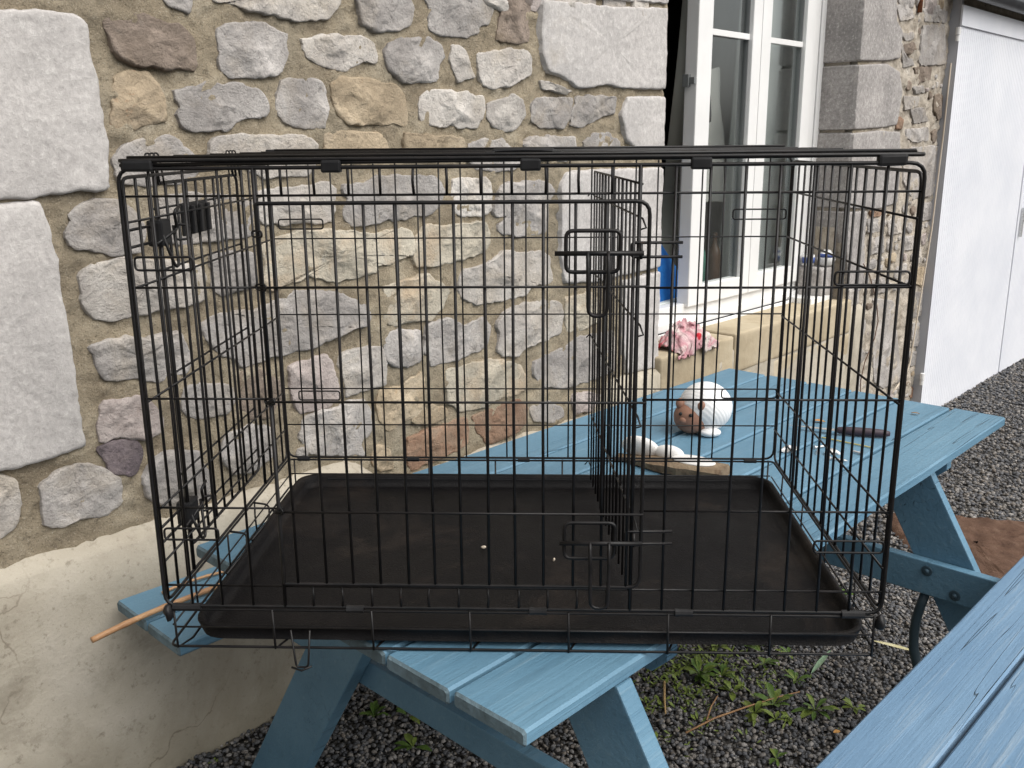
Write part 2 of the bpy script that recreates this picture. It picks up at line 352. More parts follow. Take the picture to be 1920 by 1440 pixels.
# ------------------------------------------------------------------ ground
def ground():
    S=np.concatenate([np.linspace(-60,-1,12),np.arange(-.8,9,.2),np.linspace(10,80,12)])
    O=np.concatenate([np.linspace(-60,-3,10),np.arange(-2.5,6,.5),np.linspace(8,60,6)])
    V=[W(s,o,gz(s)-.006) for s in S for o in O]; m=len(O)
    F=[(i*m+j,(i+1)*m+j,(i+1)*m+j+1,i*m+j+1) for i in range(len(S)-1) for j in range(m-1)]
    o=obj('ground',(V,F),M_GRND,smooth=True); tag(o,kind='structure')
ground()
def pebbles(name,n,s0,s1,o0,o1,size,skip=None,label=None):
    ic=bmesh.new(); bmesh.ops.create_icosphere(ic,subdivisions=1,radius=1.); ic.verts.ensure_lookup_table()
    bv=np.array([v.co[:] for v in ic.verts]); bf=np.array([[v.index for v in f.verts] for f in ic.faces]); ic.free()
    s=rng.uniform(s0,s1,n); o=rng.uniform(o0,o1,n)
    if skip is not None:
        k=~skip(s,o); s=s[k];o=o[k]; n=len(s)
    sz=size*rng.uniform(.45,1.15,n)**1.2
    sc3=np.stack([np.ones(n),rng.uniform(.6,1,n),rng.uniform(.42,.8,n)],1)*sz[:,None]
    v=bv[None]*(1+rng.uniform(-.22,.22,(n,len(bv),1)))*sc3[:,None]
    a=rng.uniform(0,6.283,n); b=rng.normal(0,.5,n)
    cb,sb=np.cos(b)[:,None],np.sin(b)[:,None]
    y=v[...,1]*cb-v[...,2]*sb; z=v[...,1]*sb+v[...,2]*cb
    ca,sa=np.cos(a)[:,None],np.sin(a)[:,None]
    x=v[...,0]*ca-y*sa; y2=v[...,0]*sa+y*ca
    g=np.array([gz(q) for q in s])
    P=np.stack([x+(WD[0]*s+WN[0]*o)[:,None],y2+(WD[1]*s+WN[1]*o)[:,None],z+(g+sz*rng.uniform(-.1,.75,n))[:,None]],2)
    P=P.reshape(-1,3); Fc=(bf[None]+(np.arange(n)*len(bv))[:,None,None]).reshape(-1,3)
    me=bpy.data.meshes.new(name); me.vertices.add(len(P)); me.vertices.foreach_set('co',P.ravel().astype(np.float32))
    me.loops.add(len(Fc)*3); me.loops.foreach_set('vertex_index',Fc.ravel().astype(np.int32))
    me.polygons.add(len(Fc)); me.polygons.foreach_set('loop_start',(np.arange(len(Fc))*3).astype(np.int32))
    try: me.polygons.foreach_set('loop_total',np.full(len(Fc),3,np.int32))
    except Exception: pass
    me.update(calc_edges=True); me.validate()
    at=me.attributes.new('tone','FLOAT','POINT'); at.data.foreach_set('value',np.repeat(rng.uniform(0,1,n)**1.15,len(bv)).astype(np.float32))
    me.materials.append(M_GRAV); ob=bpy.data.objects.new(name,me); col.objects.link(ob)
    tag(ob,label,'gravel',kind='stuff')
pebbles('gravel',58000,-.5,2.7,-1.05,.715,.0076,label='dark grey gravel chippings under and beside the blue picnic table')
pebbles('gravel',46000,2.7,8.5,-1.5,.70,.0115,label='lighter grey gravel of the yard in front of the white shed')

STONES=[
('a',[(0.0054,1.7324),(0.1576,1.7443),(0.2686,1.7508),(0.3066,1.744),(0.323,1.73),(0.3213,1.6713),(0.3293,1.6157),(0.3318,1.5588),(0.3354,1.4937),(0.3292,1.3922),(0.2555,1.3918),(0.176,1.3847),(0.1081,1.3828),(-0.0468,1.3842)]),
('b',[(0.3567,1.7499),(0.4046,1.7557),(0.4627,1.7481),(0.5235,1.742),(0.5554,1.7221),(0.5606,1.6887),(0.5498,1.6466),(0.5141,1.6525),(0.46,1.6507),(0.412,1.6513),(0.3755,1.6708),(0.3678,1.7021),(0.3594,1.7259)]),
('g',[(0.6263,1.7498),(0.7029,1.7577),(0.7415,1.7626),(0.8039,1.7414),(0.8001,1.6945),(0.7761,1.6485),(0.726,1.6403),(0.6452,1.6383),(0.6177,1.6612),(0.6201,1.719)]),
('w',[(0.6028,1.8486),(0.6068,1.8008),(0.642,1.7966),(0.7056,1.787),(0.7628,1.7841),(0.8119,1.7782),(0.8424,1.7766),(0.9274,1.7855),(0.9563,1.8087),(0.9718,1.8351),(0.9697,1.8847)]),
('g',[(0.4898,1.8113),(0.4956,1.7904),(0.511,1.781),(0.5475,1.7696),(0.5598,1.7854),(0.5654,1.8189)]),
('w',[(0.8495,1.7364),(0.9029,1.745),(0.9688,1.7487),(1.043,1.7516),(1.0714,1.736),(1.0801,1.7012),(1.0685,1.6851),(1.0277,1.6919),(0.9981,1.6795),(0.9635,1.6701),(0.9141,1.6755),(0.8666,1.6857),(0.855,1.7058)]),
('o',[(0.3643,1.6241),(0.4066,1.6384),(0.4422,1.6363),(0.4599,1.6131),(0.4732,1.5837),(0.4767,1.5385),(0.439,1.5344),(0.4098,1.5267),(0.3726,1.5137),(0.3474,1.5301),(0.3594,1.5665)]),
('g',[(0.5,1.5994),(0.5441,1.6121),(0.5803,1.623),(0.6436,1.6213),(0.7095,1.6176),(0.7363,1.59),(0.7442,1.5655),(0.7127,1.5446),(0.6647,1.5461),(0.6203,1.5218),(0.5837,1.5217),(0.5514,1.5118),(0.5137,1.5272),(0.5076,1.5502),(0.5181,1.5695)]),
('g',[(0.7801,1.6364),(0.842,1.6387),(0.9004,1.6367),(0.9122,1.6114),(0.9119,1.5683),(0.8981,1.5291),(0.8545,1.5267),(0.8071,1.5265),(0.7777,1.5453),(0.7649,1.5742),(0.7727,1.6074)]),
('t',[(0.9279,1.6377),(0.9619,1.6476),(1.0309,1.6503),(1.084,1.6435),(1.1451,1.6366),(1.1749,1.6006),(1.1781,1.5351),(1.121,1.5348),(1.0477,1.5366),(0.9774,1.5384),(0.9445,1.5557),(0.9304,1.5947)]),
('g',[(0.3449,1.4568),(0.3757,1.4897),(0.4341,1.4937),(0.4651,1.505),(0.497,1.4945),(0.5316,1.4649),(0.5431,1.4469),(0.5347,1.4173),(0.5098,1.4062),(0.4455,1.4051),(0.372,1.4055),(0.352,1.4175)]),
('g',[(1.0224,1.882),(1.0197,1.8396),(1.0238,1.8145),(1.0332,1.7811),(1.0674,1.7685),(1.1275,1.7707),(1.1588,1.7818),(1.2034,1.7942),(1.2115,1.8308),(1.2002,1.861),(1.1896,1.8997)]),
('g',[(1.2598,1.9072),(1.2578,1.862),(1.2764,1.8364),(1.2677,1.7853),(1.3276,1.7757),(1.4042,1.7786),(1.4548,1.7893),(1.47,1.8122),(1.5072,1.8224),(1.5229,1.8626),(1.5207,1.9348)]),
('b',[(1.5658,1.9396),(1.5646,1.8663),(1.5487,1.8256),(1.5364,1.7778),(1.606,1.7774),(1.6783,1.7821),(1.6825,1.8105),(1.6705,1.83),(1.687,1.877),(1.7077,1.9295),(1.7078,1.9547)]),
('g',[(1.1068,1.7249),(1.1386,1.7492),(1.1888,1.7547),(1.2601,1.7618),(1.3129,1.7466),(1.3257,1.7238),(1.2971,1.6892),(1.2924,1.6559),(1.2355,1.649),(1.1708,1.6466),(1.116,1.6717),(1.1083,1.6983)]),
('w',[(1.354,1.7444),(1.3752,1.7552),(1.4101,1.7381),(1.4234,1.7),(1.4444,1.6715),(1.4078,1.6627),(1.3755,1.6566),(1.3658,1.6828),(1.3493,1.7108)]),
('w',[(1.4533,1.7309),(1.5282,1.745),(1.6058,1.7556),(1.6781,1.7537),(1.6927,1.7234),(1.69,1.6868),(1.6126,1.6629),(1.5571,1.6456),(1.4807,1.6431),(1.4665,1.6724),(1.4637,1.7069)]),
('a',[(1.7282,1.9062),(1.7238,1.829),(1.7278,1.7566),(1.7446,1.7261),(1.7617,1.6977),(1.8314,1.6873),(1.8948,1.6567),(1.9411,1.6527),(2.0757,1.6696),(2.1467,1.6592),(2.425,1.6644),(2.425,1.9342),(2.425,1.9457),(2.0786,1.9197),(1.8917,1.9173)]),
('w',[(1.7319,1.6753),(1.7876,1.664),(1.8949,1.6429),(1.8496,1.6361),(1.7446,1.6464)]),
('a',[(1.9532,2.0336),(1.9633,1.9818),(1.9828,1.9344),(2.1775,1.9439),(2.425,1.9578),(2.425,2.0859)]),
('w',[(1.234,1.6161),(1.2948,1.6283),(1.3924,1.6255),(1.4801,1.6155),(1.479,1.5675),(1.4556,1.5317),(1.4184,1.5255),(1.3327,1.5361),(1.2774,1.5333),(1.2243,1.5449),(1.2207,1.5828)]),
('w',[(1.4948,1.5981),(1.5565,1.6072),(1.6041,1.6239),(1.6524,1.6094),(1.6603,1.5647),(1.6354,1.5379),(1.5867,1.5166),(1.5239,1.5269),(1.4938,1.5524)]),
('g',[(1.7106,1.6135),(1.8053,1.6185),(1.8952,1.6235),(1.8866,1.5731),(1.8505,1.528),(1.7359,1.5304),(1.6893,1.549),(1.6937,1.5918)]),
('g',[(1.9228,1.627),(2.0275,1.6297),(2.122,1.6322),(2.1186,1.5763),(2.029,1.5635),(1.9431,1.5284),(1.8824,1.5366),(1.8956,1.5844)]),
('a',[(2.1889,1.6369),(2.425,1.6427),(2.425,1.64),(2.425,1.4473),(2.2494,1.4526),(2.1838,1.4869),(2.1494,1.5767)]),
('a',[(1.8498,1.3872),(1.9452,1.3932),(2.1243,1.392),(2.425,1.3899),(2.425,1.2184),(2.425,1.0164),(2.2011,1.0089),(2.0114,1.003),(1.8499,1.0178),(1.8268,1.1139),(1.826,1.2551),(1.8227,1.3504)]),
('a',[(2.1786,0.9937),(2.425,1.0015),(2.425,0.8062),(2.425,0.6164),(2.3365,0.6257),(2.2216,0.6283),(2.1939,0.7422)]),
('o',[(0.899,1.5116),(0.9532,1.5183),(1.0675,1.5129),(1.0977,1.4949),(1.1068,1.4556),(1.0541,1.4398),(0.8976,1.4457)]),
('t',[(1.1608,1.5101),(1.2592,1.5042),(1.3914,1.5009),(1.4031,1.4508),(1.372,1.4362),(1.1595,1.4447)]),
('w',[(0.5817,1.4963),(0.6284,1.5093),(0.7038,1.5043),(0.8213,1.5078),(0.8678,1.4882),(0.867,1.4331),(0.8494,1.4165),(0.8134,1.4071),(0.7823,1.4133),(0.7513,1.4117),(0.7176,1.4076),(0.6918,1.4186),(0.637,1.4509),(0.5765,1.4581)]),
('g',[(1.4105,1.4811),(1.478,1.4929),(1.5545,1.491),(1.6191,1.4634),(1.6384,1.4227),(1.6012,1.401),(1.5294,1.4045),(1.4375,1.4101),(1.4114,1.4354)]),
('g',[(1.6438,1.4744),(1.684,1.5032),(1.8058,1.4996),(1.9069,1.4976),(1.916,1.4425),(1.8605,1.4264),(1.7013,1.4263)]),
('g',[(1.9524,1.4819),(2.0096,1.5147),(2.0902,1.5076),(2.1526,1.4805),(2.16,1.4477),(2.0925,1.4253),(1.9734,1.4329)]),
('a',[(-0.0761,1.3813),(0.1076,1.3794),(0.1793,1.3831),(0.1912,1.3535),(0.1948,1.299),(0.2034,1.2652),(0.2005,1.1906),(0.2066,1.1523),(0.2069,1.075),(0.2086,1.016),(0.2092,0.9563),(0.2086,0.896),(0.2139,0.8444),(0.1407,0.8362),(0.0858,0.8351),(0.0331,0.8352),(-0.158,0.8437)]),
('g',[(0.2519,1.3631),(0.298,1.3728),(0.3462,1.3681),(0.3781,1.3538),(0.39,1.33),(0.3958,1.2945),(0.3821,1.2603),(0.3366,1.2551),(0.2855,1.2689),(0.2414,1.2784),(0.2252,1.3076),(0.2428,1.3339),(0.2339,1.351)]),
('g',[(0.4414,1.3679),(0.5002,1.3769),(0.5734,1.3711),(0.6643,1.3567),(0.6716,1.3246),(0.6715,1.2734),(0.6195,1.2647),(0.5775,1.2706),(0.5434,1.2758),(0.482,1.2661),(0.4374,1.2734),(0.4231,1.3161)]),
('w',[(0.2459,1.225),(0.2903,1.2422),(0.3472,1.2436),(0.4266,1.2323),(0.5171,1.2173),(0.5316,1.1845),(0.5218,1.1287),(0.454,1.125),(0.3768,1.1256),(0.3143,1.1163),(0.2621,1.1238),(0.2448,1.1702)]),
('g',[(0.2453,1.0651),(0.2855,1.0745),(0.3256,1.0741),(0.3655,1.0617),(0.4086,1.0672),(0.452,1.0647),(0.4773,1.0053),(0.4644,0.9688),(0.3964,0.956),(0.3637,0.9708),(0.3152,0.9843),(0.2708,0.9846),(0.2591,1.019)]),
('p',[(0.2568,0.9346),(0.2936,0.9391),(0.3508,0.9314),(0.3769,0.8962),(0.394,0.8535),(0.3832,0.8344),(0.3482,0.832),(0.2916,0.852),(0.2462,0.8463),(0.2457,0.8919)]),
('g',[(0.1103,0.79),(0.1478,0.8039),(0.2058,0.8068),(0.2448,0.7839),(0.2775,0.7493),(0.2746,0.6918),(0.2263,0.6806),(0.1674,0.6862),(0.1429,0.6751),(0.1055,0.6933),(0.1071,0.7483)]),
('w',[(-0.0261,0.8456),(0.032,0.8273),(0.0611,0.8098),(0.06,0.7623),(0.0458,0.7124),(0.0136,0.6927),(-0.0467,0.701)]),
('d',[(0.2427,0.8372),(0.2879,0.8386),(0.3279,0.8262),(0.3336,0.786),(0.3119,0.7528),(0.267,0.7651),(0.2462,0.8062)]),
('g',[(0.3304,0.7346),(0.3643,0.7819),(0.4311,0.7807),(0.4738,0.7631),(0.4991,0.6875),(0.4873,0.6419),(0.4294,0.6314),(0.3646,0.6647),(0.3261,0.6962)]),
('g',[(0.4533,0.9276),(0.4883,0.9337),(0.572,0.9146),(0.583,0.8742),(0.5581,0.8453),(0.4937,0.8489),(0.4536,0.8645),(0.4433,0.897)]),
('g',[(0.553,0.7915),(0.6218,0.8032),(0.682,0.775),(0.6844,0.7092),(0.6264,0.6809),(0.5658,0.6902),(0.5285,0.7352)]),
('b',[(0.6038,0.9383),(0.6537,0.9372),(0.7083,0.8975),(0.7168,0.8461),(0.6849,0.8101),(0.623,0.8169),(0.5966,0.8603)]),
('g',[(0.51,1.0793),(0.5648,1.096),(0.6625,1.0879),(0.7254,1.1025),(0.7906,1.1176),(0.8568,1.1137),(0.9247,1.0955),(1.0128,1.055),(1.0159,1.0129),(1.0056,0.9964),(0.9541,0.9982),(0.9283,0.9903),(0.8208,0.9698),(0.73,0.9667),(0.6666,0.961),(0.6198,0.9489),(0.5924,0.9741),(0.5649,0.9923),(0.5191,1.0328)]),
('g',[(0.5529,1.2326),(0.6027,1.2381),(0.6671,1.2246),(0.6685,1.1563),(0.6227,1.1419),(0.5718,1.1391),(0.5503,1.1634)]),
('w',[(0.6911,1.3755),(0.7512,1.3796),(0.8335,1.383),(0.8923,1.3905),(0.9059,1.3858),(0.9222,1.3654),(0.9131,1.3374),(0.91,1.292),(0.8777,1.2855),(0.8535,1.2872),(0.8102,1.2985),(0.7765,1.2925),(0.7279,1.293),(0.694,1.3034),(0.6776,1.3285),(0.684,1.3652)]),
('g',[(0.9553,1.3782),(1.0221,1.3843),(1.0683,1.3944),(1.1391,1.3965),(1.2043,1.3959),(1.2717,1.3922),(1.3058,1.3738),(1.3092,1.3485),(1.2856,1.3054),(1.2501,1.2854),(1.195,1.2857),(1.1414,1.2829),(1.117,1.2799),(1.0893,1.2832),(1.0538,1.2765),(1.0076,1.2708),(0.9777,1.2729),(0.949,1.2836),(0.9481,1.3241),(0.9639,1.3434),(0.954,1.3583)]),
('y',[(0.6961,1.2547),(0.7414,1.262),(0.808,1.2708),(0.8766,1.27),(0.9474,1.259),(1.0214,1.249),(1.0797,1.2506),(1.1443,1.2612),(1.1805,1.2431),(1.1917,1.2141),(1.1858,1.1768),(1.148,1.1709),(1.1026,1.1597),(1.0628,1.1606),(1.0394,1.1629),(1.0539,1.1431),(1.0071,1.1389),(0.9614,1.1349),(0.9098,1.1347),(0.8676,1.1452),(0.8196,1.1563),(0.7912,1.1423),(0.7449,1.1476),(0.7303,1.1295),(0.6951,1.1338),(0.6878,1.1596),(0.6971,1.1945),(0.6919,1.2251)]),
('y',[(1.1897,1.2111),(1.2216,1.2434),(1.2491,1.2596),(1.2883,1.2477),(1.366,1.2485),(1.4747,1.2522),(1.4974,1.2199),(1.4917,1.173),(1.4538,1.1536),(1.4078,1.1497),(1.3583,1.1464),(1.2758,1.1419),(1.2438,1.1342),(1.1967,1.1421),(1.1856,1.1661)]),
('y',[(1.0721,1.1003),(1.1372,1.1028),(1.2257,1.116),(1.2878,1.0856),(1.3215,1.0551),(1.285,1.0116),(1.241,0.9804),(1.1719,0.9878),(1.1048,0.9847),(1.0634,1.001),(1.0824,1.0539)]),
('w',[(1.3794,1.3823),(1.4775,1.3822),(1.5036,1.3632),(1.5051,1.3133),(1.5044,1.2798),(1.4798,1.2713),(1.3807,1.2757),(1.3491,1.289),(1.3419,1.3407),(1.3476,1.3786)]),
('g',[(1.5603,1.3594),(1.6734,1.3619),(1.7597,1.3641),(1.7874,1.3454),(1.8043,1.3197),(1.7875,1.3062),(1.7708,1.2856),(1.7597,1.1929),(1.609,1.2009),(1.5478,1.209),(1.5281,1.231),(1.579,1.2618),(1.5336,1.2612),(1.5141,1.2759),(1.5295,1.3053),(1.545,1.3415)]),
('w',[(1.5264,1.1419),(1.557,1.153),(1.6399,1.142),(1.7375,1.1368),(1.7824,1.1107),(1.794,1.0353),(1.7711,1.0267),(1.682,1.0297),(1.6601,1.0031),(1.5752,1.0029),(1.4296,1.0006),(1.3963,1.0152),(1.3595,1.0437),(1.3611,1.094),(1.3898,1.1144),(1.4567,1.1143)]),
('w',[(1.6127,0.9735),(1.753,0.9729),(1.8362,0.9561),(1.8508,0.905),(1.8417,0.8505),(1.7622,0.8383),(1.6721,0.8347),(1.6108,0.8091),(1.5432,0.8179),(1.5189,0.8483),(1.5444,0.8906),(1.5243,0.9167),(1.5454,0.9481)]),
('y',[(1.8646,0.9647),(2.0019,0.9726),(2.0434,0.9421),(2.0454,0.8581),(1.9439,0.8475),(1.8704,0.8461),(1.8631,0.9094)]),
('g',[(1.2405,0.9699),(1.3128,0.9755),(1.3713,0.9396),(1.4647,0.9567),(1.4919,0.9216),(1.4787,0.8665),(1.4306,0.8517),(1.338,0.8452),(1.2787,0.8446),(1.2423,0.8402),(1.2159,0.8882),(1.2184,0.9466)]),
('g',[(1.0614,0.9657),(1.1238,0.9689),(1.1977,0.9524),(1.2054,0.89),(1.1973,0.8646),(1.1451,0.8553),(1.0986,0.8664),(1.0674,0.898)]),
('w',[(0.9103,0.926),(0.9526,0.9405),(1.0026,0.9368),(1.0535,0.9251),(1.064,0.896),(1.0652,0.8438),(1.0597,0.8187),(1.0154,0.821),(0.9563,0.8169),(0.9252,0.8105),(0.9171,0.8594),(0.9084,0.8985)]),
('p',[(0.747,0.928),(0.7993,0.9364),(0.8671,0.9396),(0.8801,0.916),(0.8912,0.8644),(0.8989,0.8129),(0.8717,0.7966),(0.8426,0.7998),(0.8067,0.8014),(0.7644,0.8015),(0.7561,0.8276),(0.7529,0.8733)]),
('g',[(0.7878,0.7871),(0.8419,0.7906),(0.8972,0.788),(0.9358,0.7988),(0.9855,0.7851),(0.9998,0.7593),(1.0018,0.7261),(1.0043,0.6992),(0.9871,0.6802),(0.9585,0.6674),(0.9763,0.6332),(0.8694,0.6573),(0.7904,0.6808),(0.7788,0.715),(0.7634,0.7435),(0.7761,0.7713)]),
('o',[(1.0042,0.6294),(1.0254,0.6441),(1.0499,0.6397),(1.0608,0.6115),(1.0792,0.5621),(1.0295,0.5721),(0.998,0.5941)]),
('w',[(0.7496,0.7021),(0.7738,0.6969),(0.7869,0.6817),(0.7755,0.6721),(0.7481,0.6824)]),
('y',[(1.2998,0.8187),(1.383,0.8203),(1.5019,0.8134),(1.6278,0.7762),(1.6625,0.7273),(1.6621,0.6845),(1.5919,0.6743),(1.5242,0.6824),(1.4581,0.6726),(1.3631,0.6729),(1.3107,0.7043),(1.2974,0.7522)]),
('t',[(1.0362,0.8051),(1.1152,0.7998),(1.1924,0.8332),(1.2122,0.8023),(1.2023,0.7386),(1.1866,0.7034),(1.1168,0.6972),(1.0622,0.6829),(1.0344,0.716),(1.0275,0.7651)]),
('t',[(1.1583,0.6987),(1.2303,0.7215),(1.2954,0.6963),(1.302,0.6721),(1.2571,0.6652),(1.171,0.671)]),
('r',[(1.1417,0.6421),(1.2564,0.6456),(1.378,0.6522),(1.3888,0.6176),(1.3833,0.5659),(1.3128,0.5484),(1.1721,0.5393),(1.1436,0.5357),(1.1324,0.5946)]),
('r',[(1.4015,0.6498),(1.5069,0.6502),(1.6178,0.6598),(1.6662,0.6218),(1.6523,0.5625),(1.5815,0.5418),(1.4798,0.5421),(1.4317,0.5838)]),
('g',[(1.7074,0.7741),(1.8089,0.7873),(1.9344,0.8172),(2.0153,0.8173),(2.1422,0.8109),(2.1579,0.6601),(2.0084,0.6481),(1.8576,0.6516),(1.7253,0.6811),(1.6983,0.7328)]),
('g',[(1.6796,0.6189),(1.7623,0.6201),(1.8582,0.5738),(1.8584,0.5476),(1.8099,0.539),(1.6975,0.5647)]),
('p',[(1.9072,0.6156),(2.0092,0.6046),(2.0949,0.5702),(2.1176,0.538),(2.0212,0.5315),(1.9181,0.5409)]),
('q',[(4.078,2.2628),(4.4549,2.3123),(4.5011,2.0645),(4.5977,2.02),(4.5942,1.8882),(4.4227,1.8661),(4.078,1.8482),(4.078,2.0287)]),
('q',[(4.078,1.8336),(4.4251,1.8559),(4.6104,1.8224),(4.6701,1.7302),(4.6455,1.6204),(4.6254,1.5515),(4.4286,1.537),(4.078,1.5257)]),
('q',[(4.078,1.5129),(4.4311,1.5263),(4.6854,1.5184),(4.7294,1.3403),(4.7409,1.138),(4.4874,1.1174),(4.078,1.1431)]),
('q',[(4.078,1.1269),(4.3265,1.1211),(4.3258,0.9935),(4.3616,0.8208),(4.3464,0.6933),(4.1687,0.6724)]),
('g',[(4.4966,2.1408),(4.6825,2.1663),(4.7492,2.1019),(4.5732,2.0702)]),
('g',[(4.5999,2.0115),(4.7429,2.0305),(4.7895,1.9979),(4.6569,1.9785)]),
('b',[(4.6488,1.962),(4.7563,1.9796),(4.8089,1.9541),(4.7222,1.9175),(4.6455,1.9264)]),
('g',[(4.8856,2.0724),(5.2055,2.1015),(5.2738,1.9727),(5.2973,1.8964),(4.9417,1.8696),(4.8716,1.8846),(4.8827,1.9402)]),
('g',[(4.8626,2.1559),(5.093,2.1946),(5.2417,2.1704),(5.2307,2.1129),(4.9052,2.0966)]),
('b',[(4.8149,1.8543),(5.077,1.8713),(5.0699,1.7998),(4.8883,1.7742)]),
('g',[(4.8158,1.7532),(4.9699,1.7677),(5.0071,1.731),(4.8507,1.719)]),
('b',[(5.164,1.7161),(5.2897,1.7294),(5.3374,1.6208),(5.247,1.5798),(5.1725,1.6382)]),
('r',[(4.6279,1.6019),(4.7191,1.5845),(4.7193,1.5334),(4.6435,1.5378)]),
('g',[(4.7968,1.5289),(5.1148,1.5443),(5.1357,1.4703),(4.9189,1.4619),(4.7936,1.4911)]),
('w',[(4.7016,1.7038),(4.9334,1.7053),(4.921,1.653),(4.7451,1.6312)]),
('g',[(4.8204,1.6371),(5.0025,1.6498),(5.105,1.5786),(4.8922,1.5624)]),
('g',[(4.6008,1.959),(4.6226,1.9692),(4.6521,1.9002),(4.7777,1.898),(4.8113,1.8678),(4.6643,1.8517)]),
('g',[(4.7791,1.3964),(4.8999,1.4331),(5.3182,1.4387),(5.3586,1.2525),(5.2844,1.1514),(4.9754,1.1458),(4.8156,1.2512)]),
('r',[(4.3836,1.1104),(4.55,1.1053),(4.5689,1.0756),(4.4132,1.0806)]),
('g',[(4.3693,1.0695),(4.5599,1.0619),(4.5507,0.9955),(4.3844,0.9984)]),
('w',[(4.6369,1.0473),(4.8151,1.0455),(4.8619,0.9625),(4.6808,0.9663)]),
('g',[(5.0954,1.1094),(5.2966,1.1091),(5.3548,1.0108),(5.1224,1.0102)]),
('g',[(4.9077,0.9388),(5.0878,0.9299),(5.1091,0.8501),(4.915,0.8569)]),
('g',[(4.4141,0.9678),(4.6071,0.9622),(4.6277,0.8727),(4.4328,0.8807)]),
('t',[(5.1409,0.7311),(5.3792,0.7175),(5.4176,0.6364),(5.2634,0.5992),(5.135,0.6465)]),
('g',[(5.0926,0.5927),(5.3933,0.5616),(5.4328,0.422),(5.1645,0.4264)]),
('g',[(5.1735,0.3922),(5.4192,0.3617),(5.4775,0.2096),(5.213,0.2419)]),
('g',[(5.1616,0.217),(5.5042,0.1704),(5.512,0.0873),(5.2164,0.1176)]),
('g',[(4.5455,0.6246),(4.839,0.5718),(4.9572,0.3167),(5.0911,0.0454),(4.8009,0.0596),(4.6535,0.1305),(4.5771,0.378)]),
('w',[(4.1698,0.7239),(4.3205,0.6964),(4.3179,0.5956),(4.2761,0.5191),(4.1945,0.536)]),
('r',[(5.2539,-0.0265),(5.4947,-0.0745),(5.5008,-0.1532),(5.2558,-0.0903)]),
('g',[(4.4867,0.74),(4.6602,0.7307),(4.7315,0.6418),(4.53,0.6514)]),
('t',[(-1.366,0.69),(-1.398,0.667),(-1.463,0.68),(-1.48,0.701),(-1.482,0.763),(-1.461,0.782),(-1.395,0.79),(-1.364,0.778),(-1.35,0.731)]),
('w',[(-1.12,0.696),(-1.172,0.692),(-1.286,0.687),(-1.319,0.715),(-1.322,0.777),(-1.285,0.803),(-1.169,0.808),(-1.123,0.795),(-1.096,0.746)]),
('g',[(-0.915,0.701),(-0.95,0.689),(-1.033,0.696),(-1.057,0.716),(-1.047,0.778),(-1.029,0.808),(-0.951,0.804),(-0.909,0.794),(-0.899,0.749)]),
('t',[(-0.672,0.691),(-0.727,0.675),(-0.829,0.681),(-0.848,0.703),(-0.854,0.765),(-0.831,0.783),(-0.729,0.788),(-0.677,0.78),(-0.673,0.734)]),
('g',[(-0.509,0.689),(-0.541,0.675),(-0.604,0.681),(-0.63,0.702),(-0.629,0.765),(-0.602,0.785),(-0.542,0.796),(-0.515,0.778),(-0.506,0.735)]),
('p',[(-0.346,0.696),(-0.379,0.682),(-0.444,0.691),(-0.456,0.708),(-0.461,0.772),(-0.443,0.789),(-0.377,0.799),(-0.351,0.784),(-0.339,0.74)]),
('g',[(-1.285,0.848),(-1.338,0.825),(-1.449,0.84),(-1.483,0.86),(-1.469,0.923),(-1.446,0.941),(-1.339,0.946),(-1.297,0.934),(-1.271,0.89)]),
('g',[(-1.081,0.851),(-1.118,0.842),(-1.206,0.838),(-1.224,0.867),(-1.229,0.931),(-1.202,0.956),(-1.12,0.954),(-1.076,0.945),(-1.067,0.897)]),
('p',[(-0.918,0.853),(-0.947,0.84),(-1.003,0.843),(-1.022,0.866),(-1.023,0.932),(-1.005,0.952),(-0.947,0.958),(-0.917,0.947),(-0.906,0.898)]),
('t',[(-0.648,0.854),(-0.711,0.848),(-0.83,0.85),(-0.857,0.873),(-0.858,0.932),(-0.831,0.956),(-0.712,0.965),(-0.648,0.945),(-0.641,0.902)]),
('w',[(-0.371,0.843),(-0.434,0.837),(-0.555,0.834),(-0.587,0.858),(-0.595,0.922),(-0.554,0.951),(-0.431,0.951),(-0.379,0.935),(-0.366,0.892)]),
('p',[(-1.38,0.989),(-1.403,0.981),(-1.465,0.976),(-1.475,1.005),(-1.481,1.066),(-1.464,1.086),(-1.404,1.092),(-1.371,1.08),(-1.362,1.035)]),
('g',[(-1.247,0.982),(-1.271,0.973),(-1.316,0.98),(-1.331,0.997),(-1.329,1.059),(-1.315,1.081),(-1.27,1.09),(-1.249,1.074),(-1.241,1.03)]),
('p',[(-1.059,0.983),(-1.105,0.972),(-1.176,0.979),(-1.203,0.996),(-1.197,1.059),(-1.178,1.078),(-1.104,1.093),(-1.063,1.077),(-1.048,1.029)]),
('g',[(-0.789,0.997),(-0.859,0.985),(-0.978,0.99),(-0.998,1.01),(-1,1.071),(-0.978,1.094),(-0.853,1.1),(-0.793,1.088),(-0.789,1.039)]),
('p',[(-0.66,1.007),(-0.68,0.985),(-0.723,0.993),(-0.737,1.017),(-0.74,1.08),(-0.723,1.109),(-0.681,1.105),(-0.658,1.096),(-0.656,1.048)]),
('g',[(-0.374,0.989),(-0.437,0.973),(-0.563,0.977),(-0.605,1.001),(-0.607,1.068),(-0.567,1.084),(-0.44,1.091),(-0.377,1.078),(-0.353,1.034)]),
('w',[(-1.297,1.136),(-1.347,1.119),(-1.447,1.124),(-1.485,1.148),(-1.469,1.213),(-1.442,1.239),(-1.347,1.245),(-1.295,1.232),(-1.284,1.182)]),
